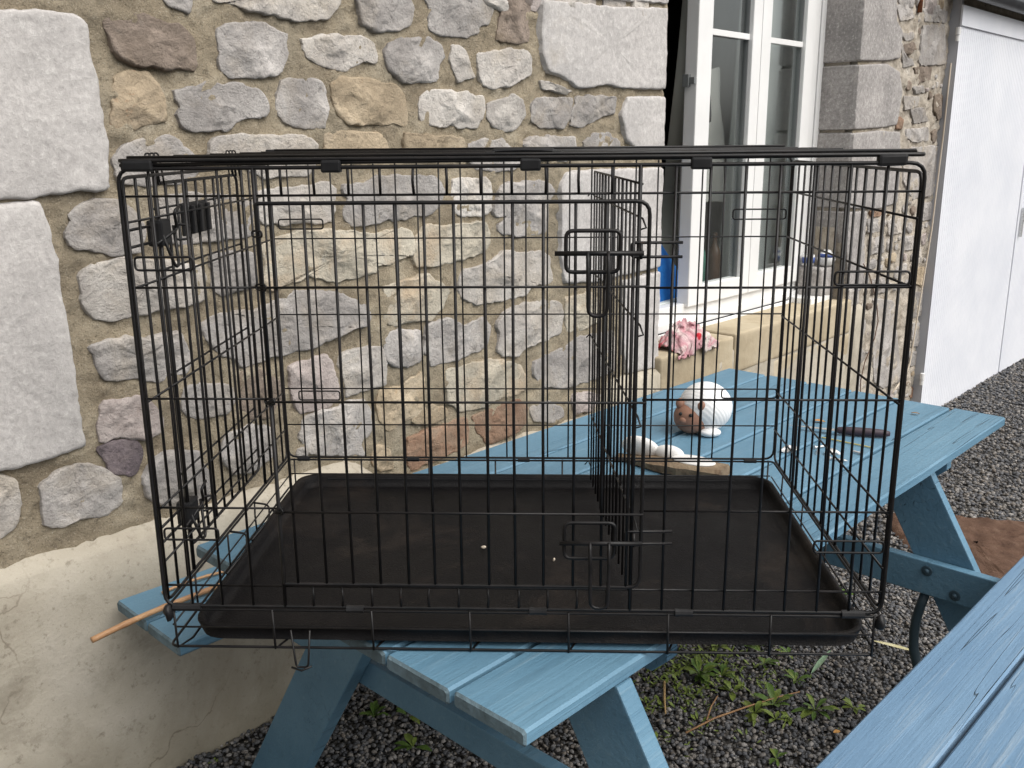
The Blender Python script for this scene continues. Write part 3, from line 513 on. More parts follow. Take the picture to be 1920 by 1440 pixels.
('w',[(-1.017,1.136),(-1.076,1.12),(-1.207,1.129),(-1.23,1.154),(-1.243,1.218),(-1.206,1.239),(-1.074,1.244),(-1.014,1.232),(-0.995,1.185)]),
('g',[(-0.745,1.141),(-0.795,1.133),(-0.915,1.138),(-0.947,1.156),(-0.937,1.218),(-0.905,1.24),(-0.795,1.252),(-0.739,1.236),(-0.733,1.189)]),
('g',[(-0.596,1.139),(-0.62,1.131),(-0.669,1.132),(-0.689,1.153),(-0.682,1.216),(-0.67,1.237),(-0.622,1.237),(-0.596,1.232),(-0.584,1.184)]),
('g',[(-0.385,1.133),(-0.433,1.123),(-0.522,1.13),(-0.556,1.148),(-0.544,1.213),(-0.523,1.238),(-0.434,1.241),(-0.384,1.228),(-0.367,1.18)]),
('w',[(-1.318,1.301),(-1.355,1.282),(-1.445,1.289),(-1.475,1.314),(-1.48,1.376),(-1.45,1.403),(-1.357,1.397),(-1.313,1.393),(-1.293,1.344)]),
('t',[(-1.095,1.304),(-1.134,1.292),(-1.231,1.293),(-1.253,1.314),(-1.252,1.376),(-1.224,1.403),(-1.14,1.405),(-1.093,1.395),(-1.081,1.346)]),
('p',[(-0.94,1.305),(-0.97,1.294),(-1.02,1.291),(-1.039,1.321),(-1.043,1.383),(-1.02,1.406),(-0.97,1.415),(-0.943,1.397),(-0.94,1.35)]),
('p',[(-0.76,1.291),(-0.794,1.279),(-0.874,1.283),(-0.888,1.304),(-0.898,1.37),(-0.876,1.391),(-0.793,1.394),(-0.753,1.387),(-0.743,1.337)]),
('t',[(-0.621,1.309),(-0.646,1.293),(-0.689,1.298),(-0.706,1.319),(-0.701,1.382),(-0.689,1.41),(-0.647,1.409),(-0.624,1.397),(-0.611,1.35)]),
('p',[(-0.364,1.305),(-0.423,1.289),(-0.533,1.3),(-0.562,1.322),(-0.573,1.379),(-0.537,1.408),(-0.419,1.414),(-0.368,1.399),(-0.343,1.35)]),
('g',[(-1.304,1.438),(-1.345,1.419),(-1.443,1.426),(-1.486,1.445),(-1.473,1.509),(-1.451,1.532),(-1.351,1.534),(-1.299,1.524),(-1.284,1.479)]),
('t',[(-1.072,1.44),(-1.12,1.428),(-1.206,1.422),(-1.238,1.452),(-1.244,1.51),(-1.211,1.535),(-1.121,1.535),(-1.077,1.527),(-1.067,1.482)]),
('g',[(-0.838,1.458),(-0.889,1.446),(-0.983,1.451),(-1.011,1.465),(-1.016,1.528),(-0.991,1.554),(-0.885,1.562),(-0.844,1.55),(-0.824,1.5)]),
('g',[(-0.592,1.44),(-0.652,1.426),(-0.753,1.423),(-0.772,1.452),(-0.79,1.516),(-0.751,1.54),(-0.652,1.547),(-0.596,1.531),(-0.593,1.482)]),
('g',[(-0.398,1.443),(-0.442,1.429),(-0.517,1.433),(-0.541,1.458),(-0.546,1.522),(-0.517,1.542),(-0.442,1.555),(-0.399,1.54),(-0.388,1.491)]),
('g',[(-1.258,1.587),(-1.313,1.574),(-1.443,1.575),(-1.483,1.601),(-1.478,1.665),(-1.432,1.69),(-1.31,1.686),(-1.25,1.68),(-1.225,1.632)]),
('g',[(-0.961,1.587),(-1.02,1.572),(-1.151,1.581),(-1.178,1.607),(-1.195,1.665),(-1.153,1.686),(-1.018,1.701),(-0.95,1.679),(-0.944,1.636)]),
('w',[(-0.691,1.587),(-0.745,1.575),(-0.861,1.575),(-0.9,1.6),(-0.892,1.662),(-0.865,1.682),(-0.745,1.687),(-0.701,1.673),(-0.687,1.632)]),
('p',[(-0.539,1.609),(-0.568,1.595),(-0.623,1.601),(-0.639,1.62),(-0.639,1.685),(-0.62,1.702),(-0.569,1.711),(-0.545,1.692),(-0.535,1.651)]),
('w',[(-0.376,1.58),(-0.412,1.572),(-0.481,1.576),(-0.501,1.596),(-0.496,1.661),(-0.478,1.689),(-0.411,1.695),(-0.377,1.678),(-0.376,1.63)]),
('g',[(-1.361,1.88),(-1.391,1.865),(-1.456,1.873),(-1.482,1.89),(-1.478,1.953),(-1.461,1.974),(-1.389,1.976),(-1.359,1.968),(-1.352,1.922)]),
('g',[(-1.098,1.879),(-1.158,1.863),(-1.268,1.872),(-1.298,1.897),(-1.297,1.959),(-1.27,1.985),(-1.162,1.989),(-1.104,1.975),(-1.094,1.925)]),
('g',[(-0.975,1.887),(-0.995,1.871),(-1.037,1.878),(-1.048,1.903),(-1.055,1.959),(-1.041,1.988),(-0.993,1.989),(-0.975,1.973),(-0.965,1.931)]),
('p',[(-0.816,1.885),(-0.845,1.877),(-0.91,1.877),(-0.931,1.899),(-0.933,1.963),(-0.91,1.985),(-0.841,1.985),(-0.816,1.971),(-0.798,1.93)]),
('p',[(-0.677,1.89),(-0.701,1.877),(-0.749,1.887),(-0.769,1.908),(-0.761,1.972),(-0.749,1.99),(-0.701,1.998),(-0.673,1.988),(-0.67,1.94)]),
('g',[(-0.531,1.873),(-0.56,1.868),(-0.613,1.868),(-0.635,1.888),(-0.628,1.95),(-0.614,1.977),(-0.558,1.977),(-0.533,1.967),(-0.528,1.921)]),
('w',[(-0.279,1.881),(-0.334,1.867),(-0.441,1.863),(-0.474,1.894),(-0.475,1.953),(-0.452,1.982),(-0.332,1.979),(-0.276,1.971),(-0.246,1.923)]),
('g',[(-0.05,1.888),(-0.1,1.872),(-0.186,1.883),(-0.214,1.904),(-0.212,1.963),(-0.185,1.993),(-0.094,1.994),(-0.047,1.983),(-0.047,1.933)]),
('g',[(0.135,1.877),(0.1,1.867),(0.019,1.869),(0.007,1.891),(0.001,1.952),(0.029,1.981),(0.104,1.985),(0.136,1.964),(0.145,1.921)]),
('g',[(0.412,1.898),(0.355,1.881),(0.227,1.887),(0.191,1.909),(0.188,1.971),(0.227,1.99),(0.352,2),(0.409,1.986),(0.422,1.94)]),
('w',[(0.631,1.873),(0.582,1.859),(0.498,1.873),(0.47,1.892),(0.483,1.951),(0.506,1.975),(0.588,1.986),(0.631,1.965),(0.64,1.923)]),
('t',[(0.874,1.891),(0.816,1.878),(0.709,1.882),(0.678,1.902),(0.679,1.967),(0.713,1.99),(0.815,1.99),(0.867,1.979),(0.876,1.935)]),
('t',[(1.03,1.889),(0.998,1.867),(0.938,1.88),(0.921,1.899),(0.917,1.964),(0.939,1.985),(1,1.988),(1.029,1.973),(1.039,1.93)]),
('w',[(1.286,1.882),(1.228,1.864),(1.108,1.866),(1.082,1.892),(1.091,1.953),(1.116,1.978),(1.228,1.985),(1.28,1.969),(1.296,1.923)]),
('g',[(1.434,1.872),(1.412,1.864),(1.36,1.871),(1.343,1.891),(1.344,1.955),(1.361,1.979),(1.41,1.985),(1.433,1.962),(1.437,1.921)]),
('w',[(1.605,1.872),(1.568,1.86),(1.496,1.869),(1.478,1.889),(1.485,1.95),(1.496,1.975),(1.568,1.98),(1.602,1.969),(1.608,1.921)]),
('p',[(1.738,1.893),(1.714,1.872),(1.662,1.887),(1.652,1.904),(1.646,1.965),(1.664,1.992),(1.714,1.99),(1.736,1.985),(1.743,1.936)]),
('w',[(2.001,1.876),(1.939,1.86),(1.82,1.871),(1.796,1.892),(1.792,1.957),(1.822,1.975),(1.941,1.984),(1.995,1.967),(2.01,1.924)]),
('g',[(2.164,1.892),(2.133,1.874),(2.072,1.884),(2.054,1.902),(2.052,1.969),(2.071,1.995),(2.13,1.989),(2.161,1.984),(2.175,1.935)]),
('w',[(2.305,1.876),(2.279,1.865),(2.223,1.872),(2.211,1.89),(2.211,1.955),(2.225,1.977),(2.276,1.978),(2.306,1.966),(2.309,1.922)]),
('w',[(-1.295,2.035),(-1.352,2.019),(-1.449,2.02),(-1.476,2.046),(-1.474,2.108),(-1.446,2.131),(-1.352,2.136),(-1.302,2.118),(-1.296,2.077)]),
('g',[(-1.112,2.032),(-1.151,2.021),(-1.222,2.022),(-1.249,2.049),(-1.241,2.109),(-1.225,2.139),(-1.154,2.139),(-1.118,2.13),(-1.103,2.081)]),
('g',[(-0.863,2.044),(-0.924,2.032),(-1.038,2.036),(-1.061,2.061),(-1.072,2.123),(-1.029,2.141),(-0.925,2.145),(-0.866,2.135),(-0.857,2.09)]),
('g',[(-0.679,2.024),(-0.718,2.005),(-0.788,2.01),(-0.806,2.04),(-0.813,2.1),(-0.795,2.128),(-0.718,2.129),(-0.678,2.112),(-0.668,2.069)]),
('g',[(-0.513,2.025),(-0.543,2.01),(-0.608,2.013),(-0.631,2.043),(-0.622,2.105),(-0.61,2.132),(-0.54,2.135),(-0.513,2.115),(-0.499,2.072)]),
('t',[(-0.338,2.028),(-0.373,2.017),(-0.44,2.022),(-0.456,2.043),(-0.457,2.105),(-0.44,2.123),(-0.374,2.136),(-0.342,2.117),(-0.326,2.071)]),
('g',[(-0.1,2.028),(-0.157,2.023),(-0.26,2.021),(-0.281,2.045),(-0.288,2.11),(-0.264,2.134),(-0.156,2.132),(-0.098,2.127),(-0.097,2.077)]),
('g',[(0.047,2.042),(0.026,2.028),(-0.03,2.028),(-0.046,2.057),(-0.043,2.117),(-0.028,2.143),(0.025,2.143),(0.054,2.131),(0.061,2.085)]),
('t',[(0.175,2.036),(0.152,2.026),(0.109,2.027),(0.096,2.047),(0.1,2.109),(0.111,2.132),(0.155,2.136),(0.174,2.124),(0.184,2.079)]),
('g',[(0.389,2.04),(0.343,2.027),(0.245,2.033),(0.227,2.049),(0.224,2.115),(0.247,2.134),(0.343,2.144),(0.395,2.126),(0.412,2.083)]),
('g',[(0.601,2.029),(0.56,2.015),(0.469,2.019),(0.438,2.043),(0.441,2.105),(0.472,2.12),(0.56,2.124),(0.6,2.121),(0.617,2.071)]),
('g',[(0.835,2.036),(0.787,2.021),(0.685,2.023),(0.651,2.048),(0.667,2.107),(0.686,2.135),(0.784,2.135),(0.838,2.121),(0.852,2.078)]),
('g',[(1.067,2.038),(1.022,2.025),(0.917,2.027),(0.89,2.049),(0.898,2.112),(0.927,2.136),(1.023,2.143),(1.076,2.122),(1.087,2.081)]),
('t',[(1.295,2.028),(1.254,2.018),(1.162,2.019),(1.135,2.044),(1.135,2.111),(1.162,2.133),(1.254,2.136),(1.304,2.127),(1.313,2.078)]),
('g',[(1.565,2.041),(1.504,2.022),(1.397,2.024),(1.355,2.049),(1.362,2.116),(1.393,2.134),(1.501,2.142),(1.561,2.129),(1.577,2.083)]),
('g',[(1.812,2.026),(1.757,2.007),(1.644,2.019),(1.621,2.04),(1.61,2.102),(1.656,2.122),(1.764,2.129),(1.811,2.12),(1.834,2.071)]),
('g',[(2.1,2.029),(2.047,2.017),(1.926,2.017),(1.886,2.04),(1.872,2.106),(1.924,2.128),(2.043,2.135),(2.116,2.122),(2.119,2.073)]),
('p',[(2.303,2.032),(2.266,2.018),(2.187,2.023),(2.173,2.044),(2.176,2.108),(2.195,2.128),(2.266,2.134),(2.307,2.123),(2.307,2.074)]),
('w',[(-1.268,2.18),(-1.314,2.166),(-1.44,2.176),(-1.463,2.192),(-1.477,2.255),(-1.433,2.278),(-1.316,2.279),(-1.263,2.273),(-1.232,2.225)]),
('p',[(-1.015,2.168),(-1.058,2.159),(-1.16,2.157),(-1.199,2.178),(-1.194,2.245),(-1.158,2.266),(-1.06,2.275),(-1.009,2.261),(-1.002,2.212)]),
('t',[(-0.833,2.16),(-0.868,2.149),(-0.928,2.153),(-0.945,2.18),(-0.955,2.245),(-0.934,2.269),(-0.87,2.27),(-0.833,2.254),(-0.822,2.211)]),
('g',[(-0.6,2.173),(-0.651,2.159),(-0.761,2.17),(-0.776,2.19),(-0.779,2.254),(-0.757,2.27),(-0.65,2.277),(-0.61,2.263),(-0.596,2.221)]),
('g',[(-0.356,2.185),(-0.412,2.167),(-0.509,2.173),(-0.545,2.195),(-0.541,2.26),(-0.51,2.283),(-0.409,2.29),(-0.366,2.277),(-0.337,2.229)]),
('w',[(-0.092,2.176),(-0.153,2.164),(-0.261,2.169),(-0.294,2.186),(-0.302,2.252),(-0.256,2.28),(-0.147,2.277),(-0.097,2.269),(-0.072,2.22)]),
('g',[(0.202,2.176),(0.131,2.169),(0.002,2.166),(-0.02,2.191),(-0.039,2.258),(0.003,2.281),(0.133,2.285),(0.189,2.273),(0.213,2.223)]),
('t',[(0.48,2.169),(0.425,2.152),(0.297,2.155),(0.265,2.184),(0.26,2.243),(0.301,2.265),(0.426,2.268),(0.49,2.257),(0.518,2.214)]),
('g',[(0.708,2.181),(0.671,2.168),(0.577,2.177),(0.558,2.195),(0.559,2.258),(0.58,2.277),(0.669,2.288),(0.708,2.275),(0.729,2.229)]),
('g',[(0.88,2.169),(0.853,2.155),(0.786,2.156),(0.765,2.177),(0.775,2.245),(0.789,2.268),(0.851,2.266),(0.886,2.26),(0.889,2.211)]),
('p',[(1.04,2.184),(1.005,2.167),(0.948,2.178),(0.925,2.197),(0.925,2.256),(0.948,2.287),(1.005,2.281),(1.038,2.272),(1.043,2.227)]),
('w',[(1.321,2.168),(1.255,2.162),(1.124,2.158),(1.077,2.183),(1.087,2.248),(1.126,2.268),(1.247,2.278),(1.307,2.266),(1.328,2.217)]),
('p',[(1.622,2.178),(1.546,2.168),(1.414,2.171),(1.376,2.19),(1.371,2.254),(1.413,2.273),(1.549,2.279),(1.602,2.271),(1.619,2.222)]),
('p',[(1.849,2.168),(1.799,2.15),(1.697,2.165),(1.672,2.182),(1.673,2.246),(1.703,2.268),(1.797,2.276),(1.852,2.262),(1.854,2.215)]),
('g',[(2.121,2.186),(2.059,2.171),(1.944,2.179),(1.899,2.199),(1.913,2.265),(1.946,2.29),(2.056,2.293),(2.125,2.275),(2.141,2.231)]),
('g',[(2.278,2.162),(2.251,2.146),(2.188,2.159),(2.175,2.18),(2.176,2.242),(2.193,2.266),(2.254,2.269),(2.277,2.253),(2.291,2.208)]),
('t',[(-1.266,2.325),(-1.322,2.317),(-1.433,2.318),(-1.478,2.339),(-1.476,2.4),(-1.432,2.421),(-1.319,2.434),(-1.269,2.418),(-1.252,2.371)]),
('g',[(-1.127,2.331),(-1.148,2.323),(-1.192,2.319),(-1.206,2.349),(-1.209,2.407),(-1.193,2.43),(-1.149,2.439),(-1.126,2.421),(-1.121,2.378)]),
('g',[(-0.959,2.315),(-0.991,2.298),(-1.063,2.304),(-1.085,2.326),(-1.075,2.393),(-1.061,2.408),(-0.995,2.414),(-0.956,2.404),(-0.945,2.359)]),
('g',[(-0.832,2.32),(-0.852,2.316),(-0.901,2.31),(-0.909,2.338),(-0.916,2.4),(-0.896,2.425),(-0.853,2.429),(-0.832,2.417),(-0.824,2.369)]),
('p',[(-0.615,2.332),(-0.666,2.322),(-0.752,2.317),(-0.78,2.343),(-0.783,2.408),(-0.761,2.436),(-0.668,2.439),(-0.629,2.426),(-0.616,2.376)]),
('g',[(-0.479,2.316),(-0.505,2.305),(-0.556,2.311),(-0.573,2.331),(-0.565,2.391),(-0.554,2.42),(-0.508,2.425),(-0.48,2.406),(-0.47,2.361)]),
('g',[(-0.293,2.326),(-0.334,2.311),(-0.413,2.32),(-0.43,2.343),(-0.439,2.407),(-0.416,2.429),(-0.332,2.435),(-0.29,2.419),(-0.29,2.375)]),
('g',[(-0.146,2.331),(-0.176,2.312),(-0.229,2.315),(-0.244,2.344),(-0.249,2.406),(-0.229,2.432),(-0.175,2.436),(-0.149,2.42),(-0.137,2.374)]),
('w',[(-0.004,2.331),(-0.033,2.316),(-0.084,2.315),(-0.101,2.34),(-0.097,2.403),(-0.088,2.423),(-0.032,2.434),(-0.011,2.416),(-0.002,2.373)]),
('w',[(0.212,2.326),(0.165,2.321),(0.066,2.319),(0.043,2.346),(0.044,2.409),(0.076,2.433),(0.167,2.433),(0.209,2.424),(0.216,2.375)]),
('p',[(0.489,2.33),(0.427,2.319),(0.3,2.327),(0.261,2.342),(0.274,2.408),(0.31,2.424),(0.432,2.432),(0.487,2.417),(0.504,2.376)]),
('w',[(0.696,2.334),(0.652,2.321),(0.576,2.325),(0.545,2.349),(0.557,2.407),(0.571,2.428),(0.651,2.433),(0.696,2.42),(0.698,2.378)]),
('p',[(0.892,2.33),(0.855,2.316),(0.77,2.325),(0.75,2.341),(0.736,2.404),(0.768,2.434),(0.855,2.432),(0.899,2.417),(0.905,2.375)]),
('g',[(1.073,2.32),(1.035,2.303),(0.963,2.317),(0.946,2.339),(0.946,2.401),(0.971,2.418),(1.035,2.431),(1.075,2.414),(1.076,2.368)]),
('p',[(1.205,2.312),(1.183,2.301),(1.136,2.31),(1.117,2.328),(1.12,2.394),(1.134,2.417),(1.182,2.427),(1.205,2.406),(1.217,2.362)]),
('w',[(1.365,2.323),(1.336,2.31),(1.268,2.313),(1.248,2.336),(1.257,2.395),(1.27,2.418),(1.336,2.424),(1.364,2.407),(1.371,2.365)]),
('t',[(1.512,2.339),(1.485,2.326),(1.427,2.327),(1.412,2.349),(1.407,2.41),(1.427,2.433),(1.485,2.443),(1.515,2.431),(1.523,2.382)]),
('g',[(1.703,2.317),(1.662,2.304),(1.588,2.307),(1.558,2.332),(1.565,2.392),(1.581,2.414),(1.66,2.42),(1.695,2.406),(1.705,2.36)]),
('g',[(1.976,2.31),(1.911,2.299),(1.791,2.304),(1.767,2.325),(1.757,2.389),(1.795,2.415),(1.911,2.411),(1.981,2.405),(1.999,2.358)]),
('t',[(2.212,2.323),(2.161,2.314),(2.068,2.319),(2.039,2.339),(2.04,2.397),(2.06,2.427),(2.16,2.426),(2.199,2.418),(2.223,2.369)]),
('p',[(-1.355,2.467),(-1.389,2.459),(-1.454,2.46),(-1.48,2.487),(-1.484,2.546),(-1.463,2.568),(-1.391,2.57),(-1.358,2.559),(-1.346,2.515)]),
('w',[(-1.117,2.468),(-1.17,2.459),(-1.271,2.462),(-1.299,2.483),(-1.3,2.544),(-1.268,2.573),(-1.169,2.569),(-1.125,2.56),(-1.103,2.515)]),
('t',[(-0.971,2.474),(-0.995,2.459),(-1.045,2.47),(-1.063,2.494),(-1.063,2.556),(-1.045,2.574),(-0.997,2.586),(-0.974,2.57),(-0.96,2.524)]),
('g',[(-0.747,2.473),(-0.791,2.461),(-0.887,2.467),(-0.924,2.492),(-0.914,2.556),(-0.887,2.58),(-0.79,2.583),(-0.734,2.569),(-0.729,2.522)]),
('w',[(-0.534,2.47),(-0.577,2.466),(-0.659,2.46),(-0.68,2.488),(-0.676,2.547),(-0.655,2.578),(-0.58,2.581),(-0.541,2.568),(-0.521,2.519)]),
('t',[(-0.374,2.48),(-0.41,2.461),(-0.473,2.463),(-0.484,2.494),(-0.491,2.557),(-0.472,2.574),(-0.409,2.586),(-0.38,2.57),(-0.372,2.523)]),
('g',[(-0.124,2.476),(-0.18,2.459),(-0.286,2.47),(-0.321,2.493),(-0.335,2.552),(-0.289,2.578),(-0.184,2.582),(-0.12,2.569),(-0.12,2.524)]),
('g',[(0.012,2.484),(-0.008,2.472),(-0.057,2.47),(-0.068,2.495),(-0.069,2.555),(-0.056,2.581),(-0.01,2.578),(0.013,2.566),(0.024,2.525)]),
('g',[(0.294,2.477),(0.228,2.463),(0.108,2.464),(0.056,2.487),(0.068,2.551),(0.1,2.569),(0.228,2.575),(0.282,2.562),(0.294,2.519)]),
('g',[(0.52,2.48),(0.467,2.467),(0.376,2.467),(0.348,2.499),(0.345,2.558),(0.374,2.586),(0.466,2.581),(0.522,2.573),(0.524,2.527)]),
('w',[(0.702,2.48),(0.664,2.472),(0.588,2.468),(0.571,2.495),(0.57,2.558),(0.595,2.577),(0.667,2.583),(0.703,2.567),(0.718,2.526)]),
('g',[(0.867,2.471),(0.838,2.457),(0.774,2.472),(0.752,2.489),(0.749,2.553),(0.775,2.581),(0.839,2.579),(0.871,2.567),(0.879,2.521)]),
('g',[(1.059,2.482),(1.016,2.471),(0.939,2.471),(0.924,2.493),(0.916,2.56),(0.943,2.584),(1.021,2.586),(1.062,2.577),(1.064,2.526)]),
('g',[(1.323,2.475),(1.274,2.461),(1.144,2.467),(1.11,2.488),(1.105,2.552),(1.158,2.572),(1.269,2.573),(1.328,2.563),(1.352,2.519)]),
('w',[(1.576,2.483),(1.53,2.471),(1.423,2.471),(1.388,2.492),(1.399,2.556),(1.43,2.584),(1.531,2.579),(1.584,2.574),(1.605,2.525)]),
('t',[(1.8,2.473),(1.759,2.46),(1.664,2.46),(1.637,2.487),(1.637,2.551),(1.665,2.577),(1.755,2.573),(1.794,2.562),(1.823,2.518)]),
('t',[(2.002,2.487),(1.957,2.47),(1.878,2.479),(1.86,2.5),(1.853,2.563),(1.875,2.583),(1.958,2.586),(1.99,2.574),(2.013,2.531)]),
('t',[(2.153,2.463),(2.12,2.453),(2.063,2.451),(2.048,2.477),(2.04,2.538),(2.065,2.558),(2.12,2.57),(2.151,2.553),(2.157,2.509)]),
('t',[(2.304,2.476),(2.275,2.458),(2.211,2.472),(2.198,2.488),(2.2,2.557),(2.218,2.572),(2.273,2.586),(2.301,2.569),(2.317,2.522)]),
('p',[(-1.35,2.639),(-1.385,2.627),(-1.458,2.637),(-1.473,2.657),(-1.474,2.719),(-1.456,2.746),(-1.386,2.74),(-1.348,2.736),(-1.341,2.687)]),
('g',[(-1.087,2.625),(-1.146,2.615),(-1.265,2.622),(-1.301,2.644),(-1.299,2.704),(-1.255,2.729),(-1.142,2.726),(-1.081,2.716),(-1.057,2.673)]),
('t',[(-0.871,2.631),(-0.913,2.62),(-0.995,2.627),(-1.021,2.649),(-1.031,2.708),(-0.998,2.728),(-0.909,2.737),(-0.861,2.722),(-0.852,2.679)]),
('w',[(-0.596,2.63),(-0.648,2.615),(-0.781,2.627),(-0.818,2.643),(-0.815,2.705),(-0.776,2.73),(-0.652,2.739),(-0.583,2.722),(-0.565,2.677)]),
('w',[(-0.425,2.643),(-0.45,2.63),(-0.514,2.631),(-0.526,2.653),(-0.532,2.715),(-0.507,2.744),(-0.453,2.743),(-0.418,2.728),(-0.411,2.685)]),
('g',[(-0.144,2.637),(-0.209,2.625),(-0.327,2.63),(-0.374,2.652),(-0.36,2.715),(-0.333,2.738),(-0.206,2.747),(-0.134,2.733),(-0.12,2.685)]),
('g',[(0.141,2.644),(0.073,2.629),(-0.05,2.642),(-0.08,2.659),(-0.08,2.722),(-0.039,2.743),(0.072,2.754),(0.144,2.736),(0.141,2.692)]),
('g',[(0.404,2.644),(0.345,2.632),(0.225,2.629),(0.195,2.655),(0.199,2.721),(0.237,2.736),(0.348,2.741),(0.405,2.732),(0.42,2.687)]),
('g',[(0.634,2.642),(0.585,2.619),(0.488,2.629),(0.464,2.65),(0.465,2.712),(0.492,2.736),(0.588,2.737),(0.641,2.732),(0.647,2.683)]),
('g',[(0.9,2.638),(0.843,2.623),(0.727,2.636),(0.702,2.654),(0.687,2.718),(0.728,2.735),(0.841,2.741),(0.904,2.733),(0.912,2.686)]),
('g',[(1.068,2.637),(1.042,2.62),(0.977,2.624),(0.959,2.655),(0.963,2.714),(0.98,2.736),(1.041,2.739),(1.071,2.725),(1.083,2.684)]),
('g',[(1.241,2.631),(1.202,2.618),(1.139,2.622),(1.118,2.65),(1.127,2.713),(1.141,2.729),(1.206,2.743),(1.232,2.722),(1.248,2.68)]),
('w',[(1.506,2.641),(1.449,2.631),(1.329,2.633),(1.3,2.657),(1.299,2.721),(1.322,2.746),(1.446,2.752),(1.499,2.737),(1.524,2.69)]),
('t',[(1.747,2.646),(1.7,2.628),(1.599,2.638),(1.56,2.657),(1.567,2.717),(1.591,2.744),(1.7,2.754),(1.75,2.734),(1.77,2.689)]),
('w',[(1.962,2.636),(1.924,2.615),(1.831,2.62),(1.803,2.647),(1.816,2.711),(1.839,2.734),(1.92,2.738),(1.967,2.725),(1.97,2.678)]),
('t',[(2.247,2.63),(2.187,2.612),(2.057,2.624),(2.03,2.641),(2.019,2.703),(2.069,2.729),(2.181,2.73),(2.245,2.721),(2.254,2.674)]),
('w',[(4.452,2.147),(4.387,2.136),(4.272,2.14),(4.221,2.163),(4.228,2.219),(4.264,2.241),(4.391,2.252),(4.443,2.232),(4.465,2.191)]),
('g',[(4.711,2.15),(4.654,2.135),(4.555,2.145),(4.52,2.167),(4.527,2.226),(4.551,2.256),(4.654,2.255),(4.704,2.241),(4.726,2.198)]),
('g',[(4.851,2.166),(4.822,2.155),(4.773,2.161),(4.762,2.18),(4.753,2.241),(4.773,2.26),(4.823,2.266),(4.847,2.259),(4.852,2.21)]),
('p',[(5.045,2.145),(5.003,2.133),(4.917,2.139),(4.889,2.161),(4.902,2.224),(4.921,2.241),(5.004,2.249),(5.039,2.236),(5.059,2.19)]),
('t',[(5.159,2.162),(5.139,2.146),(5.102,2.144),(5.094,2.173),(5.091,2.234),(5.105,2.254),(5.14,2.262),(5.157,2.251),(5.16,2.203)]),
('p',[(4.431,2.308),(4.378,2.302),(4.262,2.303),(4.231,2.32),(4.226,2.385),(4.262,2.407),(4.38,2.414),(4.426,2.403),(4.45,2.355)]),
('g',[(4.705,2.327),(4.648,2.319),(4.527,2.316),(4.489,2.343),(4.499,2.404),(4.53,2.424),(4.648,2.433),(4.694,2.416),(4.712,2.372)]),
('g',[(4.932,2.32),(4.892,2.308),(4.788,2.313),(4.766,2.337),(4.77,2.397),(4.791,2.415),(4.889,2.429),(4.945,2.41),(4.96,2.365)]),
('g',[(5.153,2.318),(5.105,2.303),(5.019,2.305),(5.002,2.328),(4.999,2.393),(5.015,2.419),(5.102,2.414),(5.144,2.406),(5.156,2.362)]),
('g',[(4.307,2.469),(4.285,2.451),(4.237,2.459),(4.224,2.484),(4.224,2.541),(4.236,2.566),(4.283,2.572),(4.312,2.559),(4.319,2.513)]),
('g',[(4.508,2.465),(4.468,2.448),(4.385,2.459),(4.363,2.476),(4.354,2.542),(4.385,2.57),(4.466,2.572),(4.512,2.558),(4.523,2.51)]),
('w',[(4.737,2.489),(4.688,2.476),(4.593,2.481),(4.56,2.498),(4.572,2.56),(4.601,2.588),(4.69,2.591),(4.731,2.58),(4.745,2.531)]),
('g',[(4.938,2.48),(4.901,2.47),(4.823,2.467),(4.787,2.492),(4.8,2.557),(4.815,2.581),(4.903,2.584),(4.948,2.569),(4.961,2.524)]),
('g',[(5.145,2.488),(5.106,2.47),(5.02,2.472),(4.989,2.496),(5.002,2.561),(5.023,2.58),(5.103,2.59),(5.141,2.57),(5.166,2.529)]),
('w',[(4.39,-0.042),(4.369,-0.05),(4.325,-0.045),(4.31,-0.034),(4.311,-0),(4.322,0.01),(4.368,0.015),(4.39,0.007),(4.401,-0.017)]),
('g',[(5.13,-0.112),(5.115,-0.116),(5.084,-0.115),(5.074,-0.109),(5.069,-0.089),(5.084,-0.081),(5.116,-0.083),(5.131,-0.086),(5.136,-0.099)]),
('w',[(4.427,0.56),(4.405,0.552),(4.364,0.554),(4.35,0.565),(4.347,0.6),(4.363,0.613),(4.405,0.618),(4.427,0.609),(4.432,0.583)]),
('t',[(4.812,-0.019),(4.79,-0.023),(4.753,-0.022),(4.739,-0.01),(4.741,0.018),(4.749,0.03),(4.791,0.032),(4.807,0.025),(4.814,0.003)]),
('g',[(4.872,-0.113),(4.851,-0.116),(4.808,-0.118),(4.799,-0.107),(4.801,-0.079),(4.81,-0.068),(4.851,-0.069),(4.867,-0.073),(4.877,-0.093)]),
('t',[(4.808,0.812),(4.788,0.806),(4.749,0.809),(4.736,0.818),(4.738,0.841),(4.751,0.849),(4.788,0.854),(4.81,0.846),(4.815,0.829)]),
('g',[(4.448,0.443),(4.422,0.432),(4.365,0.432),(4.343,0.453),(4.351,0.502),(4.363,0.518),(4.424,0.52),(4.449,0.518),(4.464,0.477)]),
('w',[(5.202,0.764),(5.18,0.76),(5.139,0.759),(5.128,0.775),(5.123,0.816),(5.137,0.833),(5.18,0.836),(5.203,0.826),(5.204,0.797)]),
('w',[(4.988,0.728),(4.973,0.725),(4.937,0.724),(4.926,0.735),(4.925,0.762),(4.939,0.774),(4.974,0.774),(4.988,0.767),(4.994,0.748)]),
('p',[(4.967,-0.057),(4.948,-0.062),(4.913,-0.062),(4.902,-0.048),(4.906,-0.009),(4.915,0.004),(4.948,0.009),(4.967,-0.002),(4.971,-0.028)]),
('g',[(4.436,0.724),(4.419,0.717),(4.39,0.722),(4.381,0.729),(4.38,0.756),(4.389,0.767),(4.419,0.769),(4.435,0.76),(4.442,0.743)]),
